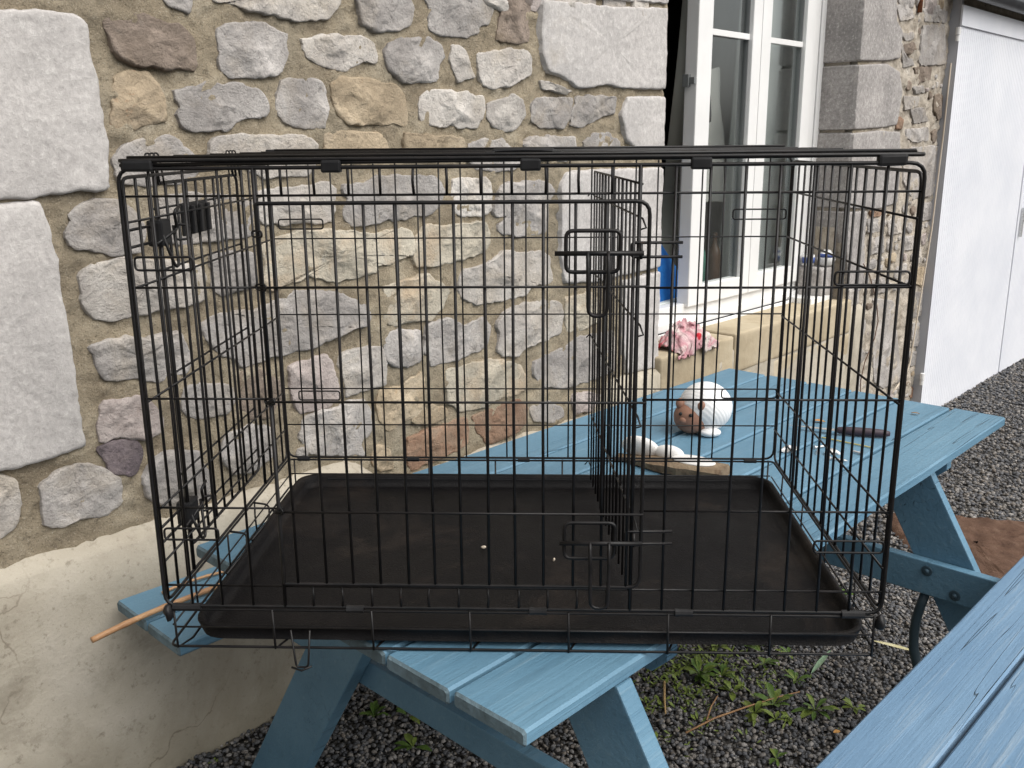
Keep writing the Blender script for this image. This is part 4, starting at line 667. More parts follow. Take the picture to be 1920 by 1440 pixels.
('b',[(5.038,1.059),(5.021,1.055),(4.989,1.055),(4.982,1.067),(4.98,1.092),(4.99,1.099),(5.021,1.102),(5.039,1.099),(5.043,1.079)]),
('g',[(4.895,0.711),(4.869,0.702),(4.825,0.706),(4.813,0.718),(4.817,0.75),(4.827,0.765),(4.871,0.766),(4.895,0.756),(4.896,0.734)]),
('g',[(4.462,0.134),(4.429,0.122),(4.37,0.126),(4.345,0.145),(4.344,0.199),(4.368,0.214),(4.431,0.218),(4.462,0.204),(4.467,0.17)]),
('b',[(5.248,1.467),(5.232,1.46),(5.201,1.462),(5.191,1.476),(5.187,1.514),(5.198,1.526),(5.234,1.532),(5.251,1.523),(5.257,1.494)]),
('b',[(5.222,-0),(5.206,-0.003),(5.178,-0.002),(5.172,0.001),(5.173,0.017),(5.181,0.023),(5.206,0.023),(5.223,0.02),(5.225,0.009)]),
('g',[(4.498,-0.022),(4.48,-0.024),(4.448,-0.024),(4.438,-0.017),(4.442,0.002),(4.448,0.01),(4.481,0.012),(4.494,0.006),(4.504,-0.007)]),
('w',[(4.706,-0.133),(4.671,-0.147),(4.616,-0.143),(4.599,-0.127),(4.59,-0.074),(4.612,-0.052),(4.674,-0.048),(4.701,-0.063),(4.71,-0.099)]),
('p',[(5.259,0.872),(5.235,0.866),(5.193,0.87),(5.186,0.88),(5.178,0.914),(5.192,0.927),(5.237,0.93),(5.256,0.922),(5.258,0.898)]),
('g',[(4.735,0.883),(4.717,0.871),(4.681,0.878),(4.667,0.889),(4.665,0.924),(4.679,0.934),(4.715,0.938),(4.735,0.93),(4.742,0.906)]),
('p',[(4.459,-0.116),(4.432,-0.125),(4.385,-0.12),(4.375,-0.11),(4.373,-0.081),(4.385,-0.074),(4.434,-0.067),(4.452,-0.074),(4.463,-0.096)]),
('b',[(4.782,1.742),(4.769,1.737),(4.739,1.737),(4.726,1.747),(4.727,1.772),(4.738,1.78),(4.77,1.783),(4.783,1.777),(4.788,1.76)]),
('g',[(5.112,-0.031),(5.099,-0.034),(5.068,-0.032),(5.06,-0.024),(5.059,-0.002),(5.068,0.007),(5.098,0.009),(5.114,0.003),(5.119,-0.013)]),
('g',[(4.472,0.289),(4.45,0.282),(4.411,0.284),(4.397,0.296),(4.394,0.335),(4.409,0.351),(4.449,0.351),(4.468,0.341),(4.481,0.315)]),
('g',[(4.519,0.805),(4.501,0.799),(4.454,0.801),(4.446,0.811),(4.445,0.837),(4.456,0.845),(4.501,0.847),(4.522,0.845),(4.528,0.823)]),
('g',[(4.623,0.768),(4.61,0.764),(4.583,0.766),(4.575,0.772),(4.575,0.796),(4.582,0.802),(4.61,0.804),(4.623,0.802),(4.627,0.784)]),
('p',[(4.398,0.378),(4.383,0.374),(4.352,0.376),(4.344,0.383),(4.344,0.402),(4.352,0.41),(4.384,0.41),(4.397,0.406),(4.406,0.393)]),
('g',[(5.019,0.965),(4.995,0.957),(4.954,0.96),(4.94,0.97),(4.941,0.998),(4.954,1.009),(4.996,1.012),(5.02,1.003),(5.024,0.984)]),
('g',[(4.866,0.641),(4.852,0.638),(4.823,0.639),(4.817,0.647),(4.813,0.666),(4.826,0.675),(4.851,0.673),(4.867,0.669),(4.871,0.656)]),
('b',[(4.526,0.575),(4.51,0.573),(4.482,0.573),(4.474,0.58),(4.474,0.595),(4.483,0.601),(4.511,0.601),(4.526,0.598),(4.528,0.587)]),
('g',[(4.825,0.877),(4.813,0.872),(4.792,0.875),(4.788,0.879),(4.786,0.895),(4.793,0.898),(4.813,0.902),(4.825,0.899),(4.825,0.887)]),
('w',[(5.142,1.757),(5.131,1.754),(5.111,1.755),(5.105,1.76),(5.107,1.774),(5.112,1.778),(5.132,1.78),(5.141,1.776),(5.145,1.767)]),
('g',[(5.176,1.814),(5.167,1.81),(5.152,1.811),(5.147,1.816),(5.147,1.827),(5.152,1.831),(5.167,1.834),(5.176,1.831),(5.177,1.822)]),
('b',[(5.111,1.702),(5.101,1.698),(5.082,1.701),(5.077,1.707),(5.076,1.725),(5.081,1.733),(5.101,1.735),(5.11,1.728),(5.114,1.716)]),
('t',[(4.532,-0.074),(4.522,-0.077),(4.505,-0.076),(4.5,-0.071),(4.5,-0.059),(4.503,-0.056),(4.522,-0.053),(4.531,-0.057),(4.533,-0.065)]),
('p',[(4.968,0.804),(4.96,0.799),(4.945,0.801),(4.938,0.808),(4.94,0.825),(4.944,0.832),(4.96,0.832),(4.969,0.83),(4.973,0.816)]),
('g',[(4.894,1.082),(4.883,1.078),(4.859,1.079),(4.849,1.087),(4.849,1.113),(4.858,1.121),(4.883,1.126),(4.895,1.121),(4.896,1.1)]),
('g',[(4.965,-0.091),(4.956,-0.092),(4.939,-0.091),(4.936,-0.089),(4.934,-0.081),(4.94,-0.08),(4.957,-0.078),(4.965,-0.08),(4.968,-0.085)]),
('w',[(4.578,-0.002),(4.57,-0.003),(4.555,-0.004),(4.549,0.001),(4.55,0.016),(4.553,0.021),(4.571,0.021),(4.578,0.02),(4.583,0.009)]),
('t',[(5.142,0.201),(5.135,0.198),(5.118,0.198),(5.113,0.203),(5.115,0.212),(5.119,0.215),(5.135,0.216),(5.142,0.214),(5.143,0.207)]),
('g',[(4.529,0.124),(4.523,0.123),(4.511,0.123),(4.508,0.127),(4.507,0.135),(4.512,0.138),(4.523,0.138),(4.528,0.136),(4.531,0.131)]),
('g',[(4.946,0.667),(4.94,0.665),(4.929,0.665),(4.925,0.668),(4.925,0.677),(4.927,0.681),(4.94,0.681),(4.946,0.68),(4.946,0.673)]),
('g',[(4.791,0.917),(4.786,0.916),(4.776,0.917),(4.772,0.918),(4.773,0.923),(4.776,0.924),(4.787,0.924),(4.792,0.924),(4.793,0.921)]),
('g',[(4.371,0.257),(4.36,0.255),(4.339,0.256),(4.333,0.262),(4.331,0.277),(4.338,0.283),(4.359,0.284),(4.371,0.28),(4.374,0.269)]),
('w',[(5.094,0.734),(5.083,0.729),(5.065,0.731),(5.06,0.739),(5.059,0.757),(5.065,0.763),(5.084,0.766),(5.094,0.76),(5.095,0.747)]),
('g',[(4.375,0.054),(4.369,0.052),(4.357,0.053),(4.354,0.056),(4.354,0.062),(4.356,0.064),(4.369,0.065),(4.376,0.063),(4.377,0.058)]),
('b',[(4.884,-0.048),(4.873,-0.051),(4.85,-0.052),(4.843,-0.044),(4.845,-0.03),(4.852,-0.023),(4.873,-0.024),(4.885,-0.026),(4.889,-0.037)]),
('p',[(4.693,0.011),(4.682,0.008),(4.66,0.01),(4.654,0.014),(4.653,0.025),(4.659,0.028),(4.682,0.03),(4.693,0.028),(4.698,0.02)]),
('t',[(4.658,1.077),(4.652,1.076),(4.638,1.076),(4.634,1.08),(4.635,1.092),(4.638,1.098),(4.652,1.098),(4.658,1.095),(4.66,1.086)]),
('t',[(4.714,0.792),(4.701,0.788),(4.674,0.789),(4.663,0.799),(4.663,0.825),(4.674,0.835),(4.702,0.836),(4.712,0.83),(4.72,0.812)]),
('p',[(4.513,0.424),(4.507,0.422),(4.493,0.423),(4.49,0.426),(4.488,0.44),(4.494,0.445),(4.507,0.446),(4.513,0.443),(4.515,0.433)]),
('g',[(5.218,-0.076),(5.21,-0.079),(5.192,-0.079),(5.187,-0.074),(5.185,-0.06),(5.191,-0.057),(5.21,-0.055),(5.221,-0.059),(5.223,-0.067)]),
('g',[(4.831,2.09),(4.82,2.088),(4.799,2.089),(4.793,2.092),(4.791,2.105),(4.799,2.109),(4.821,2.112),(4.831,2.109),(4.832,2.099)]),
('t',[(5.273,0.055),(5.265,0.053),(5.25,0.052),(5.245,0.057),(5.246,0.069),(5.25,0.073),(5.265,0.074),(5.272,0.071),(5.275,0.063)]),
('g',[(5.269,0.973),(5.255,0.97),(5.231,0.971),(5.224,0.975),(5.223,0.986),(5.232,0.991),(5.255,0.991),(5.269,0.989),(5.27,0.98)]),
('w',[(4.62,1.026),(4.609,1.023),(4.588,1.022),(4.582,1.029),(4.584,1.042),(4.59,1.049),(4.609,1.05),(4.619,1.046),(4.621,1.036)]),
('b',[(4.853,2.029),(4.846,2.026),(4.831,2.025),(4.826,2.031),(4.825,2.049),(4.832,2.054),(4.846,2.055),(4.853,2.051),(4.856,2.04)]),
('w',[(4.841,0.925),(4.834,0.922),(4.818,0.923),(4.815,0.928),(4.815,0.94),(4.819,0.944),(4.834,0.946),(4.842,0.942),(4.845,0.934)]),
('w',[(4.932,1.031),(4.923,1.026),(4.906,1.029),(4.9,1.035),(4.9,1.051),(4.908,1.058),(4.923,1.057),(4.931,1.056),(4.935,1.043)]),
('w',[(5.19,0.966),(5.179,0.964),(5.161,0.964),(5.156,0.969),(5.157,0.981),(5.161,0.985),(5.179,0.987),(5.187,0.984),(5.19,0.975)]),
('w',[(4.484,0.074),(4.478,0.071),(4.465,0.072),(4.462,0.076),(4.462,0.086),(4.465,0.09),(4.478,0.092),(4.484,0.088),(4.487,0.081)]),
('g',[(5.023,-0.017),(5.013,-0.02),(4.994,-0.018),(4.988,-0.013),(4.987,-0.001),(4.994,0.004),(5.013,0.003),(5.023,0.002),(5.023,-0.008)]),
('w',[(5.028,-0.078),(5.018,-0.081),(4.995,-0.08),(4.985,-0.075),(4.986,-0.063),(4.995,-0.056),(5.018,-0.056),(5.029,-0.059),(5.035,-0.069)]),
('p',[(5.099,0.65),(5.089,0.648),(5.073,0.649),(5.066,0.654),(5.067,0.666),(5.073,0.67),(5.089,0.671),(5.097,0.67),(5.098,0.66)]),
('p',[(4.578,0.831),(4.571,0.829),(4.559,0.83),(4.555,0.834),(4.556,0.847),(4.559,0.851),(4.571,0.851),(4.577,0.85),(4.58,0.84)]),
('g',[(5.268,1.766),(5.261,1.764),(5.245,1.764),(5.241,1.767),(5.239,1.778),(5.245,1.782),(5.261,1.783),(5.268,1.78),(5.272,1.773)]),
('b',[(4.441,0.661),(4.429,0.66),(4.399,0.661),(4.393,0.667),(4.394,0.685),(4.4,0.692),(4.428,0.691),(4.442,0.688),(4.446,0.676)]),
('g',[(4.959,1.118),(4.951,1.116),(4.936,1.115),(4.93,1.12),(4.933,1.129),(4.937,1.132),(4.951,1.132),(4.958,1.131),(4.959,1.124)]),
('w',[(4.616,0.831),(4.609,0.829),(4.597,0.83),(4.594,0.834),(4.593,0.845),(4.598,0.848),(4.61,0.848),(4.615,0.848),(4.617,0.839)]),
('g',[(5.276,0.764),(5.27,0.762),(5.258,0.762),(5.254,0.767),(5.254,0.778),(5.257,0.782),(5.27,0.784),(5.277,0.782),(5.279,0.773)]),
('w',[(4.421,0.798),(4.41,0.795),(4.388,0.796),(4.381,0.802),(4.383,0.817),(4.388,0.823),(4.41,0.825),(4.419,0.822),(4.422,0.81)]),
('w',[(4.79,0.657),(4.78,0.653),(4.759,0.656),(4.755,0.661),(4.753,0.679),(4.759,0.685),(4.781,0.684),(4.789,0.683),(4.794,0.67)]),
('g',[(4.526,0.322),(4.518,0.32),(4.503,0.32),(4.498,0.323),(4.5,0.329),(4.503,0.331),(4.517,0.332),(4.525,0.331),(4.528,0.326)]),
('w',[(5.145,0.257),(5.136,0.254),(5.123,0.256),(5.118,0.261),(5.117,0.274),(5.123,0.28),(5.136,0.281),(5.145,0.276),(5.145,0.267)]),
('g',[(5.09,0.789),(5.078,0.785),(5.051,0.788),(5.043,0.795),(5.044,0.813),(5.051,0.822),(5.077,0.822),(5.089,0.819),(5.093,0.804)]),
('g',[(4.416,0.061),(4.409,0.058),(4.395,0.059),(4.39,0.064),(4.392,0.078),(4.395,0.084),(4.409,0.083),(4.416,0.081),(4.42,0.071)]),
('w',[(5.206,1.762),(5.195,1.757),(5.17,1.759),(5.166,1.765),(5.165,1.783),(5.172,1.79),(5.196,1.792),(5.206,1.787),(5.213,1.775)]),
('g',[(5.032,0.653),(5.023,0.651),(5.002,0.651),(4.994,0.657),(4.995,0.67),(5.001,0.674),(5.022,0.675),(5.033,0.672),(5.037,0.663)]),
('g',[(5.154,0.34),(5.145,0.334),(5.125,0.337),(5.119,0.342),(5.122,0.36),(5.126,0.367),(5.145,0.367),(5.154,0.365),(5.158,0.352)]),
('w',[(4.918,0.988),(4.913,0.987),(4.901,0.987),(4.897,0.988),(4.899,0.993),(4.902,0.995),(4.913,0.995),(4.919,0.994),(4.92,0.991)]),
('p',[(5.056,1.741),(5.047,1.738),(5.03,1.738),(5.023,1.743),(5.023,1.751),(5.03,1.753),(5.046,1.755),(5.056,1.753),(5.058,1.746)])]
# ------------------------------------------------------------------ stone house wall
SS0,SS1,SZ0,SZ1=2.425,4.075,.675,2.75        # window opening
house=thing('stone_house','house wall of pale grey rubble stones in sandy mortar with a white window','house',W(2.4,.9,0))
def wall_skin():
    ds=.0125; S=np.arange(-1.6,5.6,ds); Z=np.arange(-.336,2.8,ds)
    V=[];idx={};F=[]
    def inside(s,z): return SS0<s<SS1 and z>SZ0
    for i,s in enumerate(S):
        for j,z in enumerate(Z):
            if inside(s,z) or (s<4.29 and z<.40): continue
            p=Vector((s*1.,z,0))
            d=.009*noise.fractal(p*7,.9,2.1,4)+.009*noise.fractal(p*38+Vector((5,3,1)),.8,2.2,3)
            ro=0.
            if s>4.28: ro=.012*noise.fractal(p*11,.9,2,3)
            idx[(i,j)]=len(V); V.append(W(s,.7595+d+ro,z))
    for i in range(len(S)-1):
        for j in range(len(Z)-1):
            k=[(i,j),(i+1,j),(i+1,j+1),(i,j+1)]
            if all(q in idx for q in k): F.append(tuple(idx[q] for q in k))
    obj('mortar',(V,F),M_MORT,house,smooth=True,origin=W(2,.76,1.5),rot=WY)
    # returns of the opening and the body of the wall behind the skin
    g=[]
    def wb(a,b,c,d,e,f): return xf(box(a,b,c,d,e,f),W)
    g.append(wb(-6.5,SS0-.02,.80,1.16,-.3,2.8)); g.append(wb(SS1+.02,7.9,.80,1.16,-.4,2.8))
    g.append(wb(SS0-.02,SS1+.02,.80,1.16,-.3,SZ0-.05)); g.append(wb(SS0-.4,SS1+.4,.80,1.16,2.6,2.82))
    g.append(wb(SS0-.03,SS0,.77,.96,SZ0,2.6)); g.append(wb(SS1+.035,SS1+.06,.765,.96,SZ0,2.6))
    obj('wall_core',join(*g),M_MORT,house)
wall_skin()
def stone(kind,P,seed):
    rs=random.Random(seed); P=[Vector((a,b,0)) for a,b in P]; c0_=sum(P,Vector())/len(P)
    if kind not in 'aq': P=[c0_+(p-c0_)*(1+.006/max(.03,(p-c0_).length)) for p in P]
    ash=kind in 'aq'; deep=kind=='q' or (ash and max(p.x for p in P)>2.38 and max(p.x for p in P)<2.5)
    if ash: P=rnd(P,.006,True,2)
    else: P=rnd(P,.010,True,2)
    # resample
    L=[(P[(i+1)%len(P)]-P[i]).length for i in range(len(P))]; tot=sum(L)
    N=max(26,min(130,int(tot/.009))); Q=[];i=0;acc=0.
    for k in range(N):
        t=k*tot/N
        while acc+L[i]<t: acc+=L[i]; i+=1
        Q.append(P[i].lerp(P[(i+1)%len(P)],(t-acc)/max(L[i],1e-9)))
    c=sum(Q,Vector())/N; size=math.sqrt(tot*tot/16)
    amp=(.0010 if kind=='q' else .0024) if ash else .0042
    Q=[q+Vector((noise.noise(q*28+Vector((seed,0,0))),noise.noise(q*28+Vector((0,seed,9))),0))*amp*1.7+Vector((noise.noise(q*85+Vector((seed,5,0))),noise.noise(q*85+Vector((5,seed,9))),0))*amp*.9 for q in Q]
    if ash: thick,planes=.0125,[]
    else:
        thick=rs.uniform(.010,.018)*min(1.15,.65+size*2)
        planes=[]
        for _ in range(6):
            a=rs.uniform(0,6.28); sl_=rs.uniform(.04,.34); planes.append((Vector((math.cos(a),math.sin(a),0))*sl_,thick*rs.uniform(.75,1.35)))
    fr=[1,1,.984,.965,.94,.91,.875,.835,.79,.74,.685,.625,.56,.49,.415,.335,.25,.16,.07] if (size>.10 and kind not in 'aq' and c.x>-.35 and c.y<2.05) else [1,1,.982,.955,.91,.84,.75,.62,.45,.25] ; V=[];F=[]
    back=.28 if deep else .035
    big=size>.35
    for r_,f_ in enumerate(fr):
        for q in Q:
            p=c+(q-c)*f_
            if r_==0: o=back
            elif r_==1: o=.006
            else:
                inset=(1-f_)*size*.5
                e=min(1,inset/(.006 if ash else .0055))**.35
                h=thick
                for gr,cc in planes: h=min(h,cc+gr.dot(p-c))
                if not ash:
                    h+=.0055*noise.fractal(p*15+Vector((seed,2,3)),.9,2.1,4)*min(1,inset/.012)
                    vp=noise.voronoi(p*16+Vector((seed,1,2)))[1][0]; gg=noise.noise_vector(vp*5.3); q_=p*16+Vector((seed,1,2))-vp
                    h+=(.0045*noise.noise(vp*3.7)+.0042*(gg.x*q_.x+gg.y*q_.y))*min(1,inset/.008)
                    h+=.0026*noise.noise(p*58)
                else: h+=.0022*noise.fractal(p*30,.9,2,3)+.005*noise.noise(p*5+Vector((seed,0,0)))
                h=max(h,.004); o=-h*e
            w=W(p.x,.757+o,p.y); V.append(w)
    for r_ in range(len(fr)-1):
        for k in range(N): F.append((r_*N+k,r_*N+(k+1)%N,(r_+1)*N+(k+1)%N,(r_+1)*N+k))
    h=thick*.9
    V.append(W(c.x,.757-h,c.y)); k0=(len(fr)-1)*N
    for k in range(N): F.append((k0+k,k0+(k+1)%N,len(V)-1))
    F=[tuple(reversed(f)) for f in F]
    o=obj('stone',(V,F),MS[kind],house,smooth=False,rot=WY)
    o.data.polygons.foreach_set('use_smooth',[i>=2*N for i in range(len(o.data.polygons))])
    return o
for i_,(k_,P_) in enumerate(STONES): stone(k_,P_,i_*1.37+3)
# plinth of lime render, sill blocks
def plinth():
    S=np.arange(-1.7,4.34,.03)
    prof=[(.80,.632),(.762,.632),(.750,.626),(.738,.620),(.727,.612),(.719,.603),(.717,.52),(.716,.40),(.714,.30),(.712,.2),(.708,.10),(.704,.04),(.70,-.02),(.698,-.3)]
    V=[];F=[];m=len(prof)
    for s in S:
        for k,(o,z) in enumerate(prof):
            p=Vector((s,z*1.3,0))
            d=.004*noise.fractal(p*3,.9,2,4)+.0015*noise.noise(p*25)
            zz=z-(.105*min(1,max(0,(s-.93)/.12))*min(1,max(0,(2.12-s)/.10))*(1+.25*noise.noise(Vector((s*7,3,0)))) if z>.55 else 0)
            if k in(1,2): d+=.006*noise.fractal(p*9,.9,2,3); zz+=.006*noise.noise(Vector((s*9,1,0)))
            if k>=10:
                d+=.03*max(0,noise.fractal(Vector((s*7,2,k*.4)),.9,2,4))*(1 if k<13 else 0)
            g=gz(s) if z<.15 else 0
            V.append(W(s,o+d,zz+g*(1-max(0,z)/.15)))
    for i in range(len(S)-1):
        for j in range(m-1): F.append((i*m+j,i*m+j+1,(i+1)*m+j+1,(i+1)*m+j))
    obj('render_plinth',(V,F),M_REND,house,smooth=True,origin=W(1,.72,.15),rot=WY)
plinth()
def wob(g,amp,sc_,seed=0):
    v,f=g; return np.array([p+np.array(noise.noise_vector(Vector(p)*sc_+Vector((seed,0,0))))*amp for p in v]),f
def grid_block(s0,s1,o0,o1,z0,z1,n=14,b=.008,amp=.003,seed=0):
    bm=bmesh.new(); bmesh.ops.create_cube(bm,size=1)
    for q in bm.verts: q.co=Vector(((s0+s1)/2+q.co.x*(s1-s0),(o0+o1)/2+q.co.y*(o1-o0),(z0+z1)/2+q.co.z*(z1-z0)))
    bmesh.ops.bevel(bm,geom=bm.edges[:],offset=b,segments=2,affect='EDGES',profile=.5)
    bmesh.ops.subdivide_edges(bm,edges=[e for e in bm.edges if e.calc_length()>.05],cuts=n,use_grid_fill=True)
    bm.verts.index_update(); g=(np.array([q.co[:] for q in bm.verts]),[tuple(q.index for q in f.verts) for f in bm.faces]); bm.free()
    g=wob(g,amp,9,seed); return xf(g,W)
for a,b,z0,z1,o0,o1 in [(2.40,2.955,.50,.668,.715,.96),(2.962,4.15,.502,.676,.712,.96),(2.975,4.16,.30,.496,.716,.9)]:
    obj('sill_block',grid_block(a,b,o0,o1,z0,z1,seed=a),M_SILL,house,smooth=True,rot=WY)

# window
win=obj('window',join(*[xf(box(a,b,.93,1.0,c,d,.004),W) for a,b,c,d in [(2.43,4.12,.672,.725),(2.43,2.50,.725,2.7),(4.035,4.12,.725,2.7),(2.43,4.12,2.62,2.7)]]+
      [xf(box(2.43,4.12,.945,1.0,.7,.79,.003),W),xf(box(2.43,4.14,.905,.95,.668,.69,.003),W),
       xf(box(4.0,4.12,.99,1.0,.76,2.65,.002),W)]),M_UPVC,house)
tag(win,label='white plastic casement window standing open on its left')
def casement(a,b,z0,z1,wl,wr,wb_):
    g=[xf(box(a,a+wl,.925,.985,z0,z1,.005),W),xf(box(b-wr,b,.925,.985,z0,z1,.005),W),
       xf(box(a+wl-.004,b-wr+.004,.927,.985,z0,z0+wb_,.004),W),xf(box(a+wl-.004,b-wr+.004,.927,.985,z1-.07,z1,.004),W),
       xf(box(a+wl-.002,b-wr+.002,.94,.955,1.912,1.937,.002),W)]
    c=obj('casement',join(*g),M_UPVC,win)
    obj('seal',join(*[xf(box(*q),W) for q in [(a+wl-.001,a+wl+.006,.945,.985,z0+wb_,z1-.07),(b-wr-.006,b-wr+.001,.945,.985,z0+wb_,z1-.07)]]),M_GSK,win)
    gl=xf(box(a+wl,b-wr,.957,.961,z0+wb_,z1-.07),W)
    obj('pane',gl,M_GLASS,win)
casement(2.912,3.437,.775,2.64,.112,.078,.085)
casement(3.441,3.955,.775,2.64,.085,.085,.085)
obj('frame_strip',join(xf(box(3.958,4.03,.935,.99,.775,2.66,.004),W)),M_UPVC,win)
obj('hinge',join(xf(box(2.895,2.915,.955,.985,1.70,1.75,.002),W),xf(box(2.90,2.913,.93,.96,1.712,1.738,.002),W)),M_GSK,win)
obj('sill_board',join(xf(box(3.86,4.14,.80,.93,.672,.705,.006),W),xf(box(2.43,3.86,.91,.95,.672,.69,.004),W)),M_UPVC,win)
# ledge stone in the right reveal
obj('ledge_stone',grid_block(3.96,4.12,.80,.945,.69,.845,n=4,b=.012,amp=.006),MS['q'],house,smooth=True,rot=WY)
# room behind the window
M_ROOM=simple('room_plaster',(.66,.70,.66),.9,.2,c2=(.72,.75,.71),sc_=2)
obj('room',join(xf(box(1.4,6.2,2.1,2.2,-.1,2.8),W),xf(box(1.3,1.4,1.16,3.5,-.1,2.8),W),xf(box(6.2,6.3,1.16,3.5,-.1,2.8),W),
    xf(box(1.4,6.2,1.16,3.4,-.1,0),W),xf(box(1.4,6.2,1.16,3.4,2.75,2.8),W)),M_ROOM,house)
obj('upper_wall',xf(box(-6.5,8.2,.765,1.3,2.82,5.6),W),M_MORT,house)
tag(obj('gap_darkener',xf(box(1.5,4.62,1.75,2.08,0,2.6,.01),W),simple('gap_shade_dark',(.02,.018,.02),.6)),'tall dark block added inside the room to darken the open window','gap_darkener')  # added dark block that keeps the view through the open part dark
# ------------------------------------------------------------------ things inside and on the window
def drape(c,ws,wz,depth,mat,name,seed,folds=5.,slant=0.,n=22):
    """hanging cloth: w along the wall, folds deep"""
    V=[];F=[]
    for side in(0,1):
        for i in range(n+1):
            for j in range(n+1):
                a=i/n-.5;b=j/n
                o=c[1]+depth*math.sin(a*folds*6.28+1.5*noise.noise(Vector((a*3,b*3,seed))))*(.3+.7*(1-b))+side*.004
                V.append(W(c[0]+a*ws*(1-.35*b)+slant*b,o,c[2]-wz*(1-b)+.03*noise.noise(Vector((a*4,b*2,seed)))))
    m=(n+1)**2
    for i in range(n):
        for j in range(n):
            q=i*(n+1)+j; F.append((q,q+1,q+n+2,q+n+1)); F.append((q+m,q+n+1+m,q+n+2+m,q+1+m))
    return obj(name,(V,F),mat,smooth=True)
M_WCL=simple('white_cotton',(.62,.61,.57),.9,.2,c2=(.7,.69,.66),sc_=6,bump=.002,bs=300)
M_DKC=simple('dark_cloth',(.02,.018,.022),.95,.1,c2=(.04,.035,.04))
M_BLC=simple('blue_fabric',(.012,.12,.42),.7,.3,c2=(.02,.17,.50),sc_=14,bump=.004,bs=30)
M_GRC=simple('grey_fleece',(.10,.10,.10),.95,.1,c2=(.2,.2,.2),sc_=60,bump=.01,bs=60)
tag(drape((3.76,1.07,2.62),.72,1.84,.012,simple('grey_green_brightener',(.43,.45,.445),.95,.1,c2=(.48,.50,.49),sc_=3),'pane_brightener',8.,3.,0.,30),'plain grey-green sheet added behind the right window pane to stand in for its reflection','pane_brightener')  # added sheet; its pale colour stands in for the reflection in the pane
tag(drape((4.0,1.40,2.62),1.3,1.84,.02,simple('dim_beige_brightener',(.50,.49,.44),.95,.1,c2=(.56,.55,.50),sc_=3),'pane_brightener',4.,5.,0.,30),'dim beige sheet added deeper behind the left window pane to brighten it','pane_brightener')  # second added sheet, pale so that the left pane looks brighter
tag(drape((3.33,1.10,1.80),.34,.60,.03,M_WCL,'hanging_cloth',2.,2.2,-.05),'white cloth hanging behind the left window pane','cloth')
tag(drape((3.20,1.09,1.98),.16,.42,.03,M_DKC,'dark_coat',5.,2.,0.),'dark coat hanging above the white cloth inside the window','coat')
tag(obj('blue_bag',xf(wob(ell((2.86,1.13,.72),.30,.09,.34,24,16),.03,6),W),M_BLC,smooth=True),'bright blue bag inside the open left part of the window','bag')
tag(obj('grey_fleece',xf(wob(ell((2.86,1.22,1.12),.20,.10,.20,28,18),.05,9,4),W),M_GRC,smooth=True),'dark grey fleece heaped above the blue bag in the open window','fleece')
M_GGL=simple('green_bottle_glass',(.05,.16,.12),.15,.6,c2=(.06,.2,.15)); M_BGL=simple('brown_bottle_glass',(.10,.055,.03),.2,.6)
bp=[(0.028,0),(.032,.004),(.032,.15),(.028,.18),(.012,.21),(.011,.26),(.013,.262)]
for k,(s,o,z,mt,nm,lb) in enumerate([(3.30,1.14,.80,M_GGL,'glass_bottle','green glass bottle standing behind the left window pane'),(3.40,1.12,.80,M_BGL,'glass_bottle','brown glass bottle beside the window stile, right of the green bottle')]):
    tag(obj(nm,lathe(W(s-.06,o-.06,z),bp,14),mt,smooth=True),lb,'bottle')
tag(obj('window_shelf',xf(box(2.5,4.05,1.02,1.45,.76,.79,.004),W),M_ROOM),'dim inner ledge behind the window frame','shelf')
# pink cloth on the sill: a crumpled cloth with folds
def pink():
    m=M('pink_striped_cloth',.9,.2)
    wv=m.n.new('ShaderNodeTexWave'); wv.inputs['Scale'].default_value=6; wv.inputs['Distortion'].default_value=7; wv.inputs['Detail'].default_value=2
    m.l(m.vec((1,1,1)),wv.inputs['Vector'])
    c=m.ramp(m.noise(9,1,.4,dist=.8),[(.3,(.62,.56,.52)),(.42,(.52,.34,.36)),(.5,(.50,.25,.28)),(.58,(.56,.45,.44)),(.7,(.44,.10,.13))])
    c=m.mix(m.ramp(m.noise(9,2,.5),[(.60,0),(.63,1)]),c,(.50,.03,.045))
    m.color(c).bump(m.noise(24,4,dist=1.),.014)
    V=[];F=[];n=44
    for i in range(n+1):
        for j in range(n+1):
            a=(i/n-.5)*2; b=(j/n-.5)*2
            r=math.hypot(a,b); x,y=a,b
            hgt=.058*max(0,1-r**3*.8)+.026*noise.ridged_multi_fractal(Vector((a*1.4,b*1.4,3)),.9,2.1,3,1.,2.)*max(0,1.15-r)
            fold=.03*noise.noise(Vector((a*4,b*4,7)))
            s=2.65+x*.14*(1+.1*noise.noise(Vector((a*2,b*2,1))))+fold; o=.775+y*.07+fold*.7
            z=.675+hgt+.02*noise.noise(Vector((a*7,b*7,2)))+.012*abs(noise.noise(Vector((a*13,b*13,5))))
            if b<-.45: # hangs over the front
                z-=.035*((-.45-b)/.55)**1.2*(.8+.5*noise.noise(Vector((a*5,0,4)))); o=.709-.012-.01*abs(noise.noise(Vector((a*6,b*3,8))))+max(0,(b+.65))*.2
            V.append(W(s,o,max(z,.60)))
    for i in range(n):
        for j in range(n): q=i*(n+1)+j; F.append((q,q+n+1,q+n+2,q+1))
    o=obj('pink_cloth',(V,F),m.m,smooth=True)
    sd=o.modifiers.new('thick','SOLIDIFY'); sd.thickness=.0025
    tag(o,'crumpled pink, white and red cloth lying on the window sill','cloth')
pink()
M_CER=simple('white_ceramic',(.75,.75,.74),.25,.5); M_CBL=simple('cobalt_glaze',(.03,.06,.22),.3,.5,c2=(.06,.1,.3),sc_=60)
c1=thing('ceramic_pot','white ceramic pot with blue pattern on the ledge right of the window','pot',W(4.075,.835,.845))
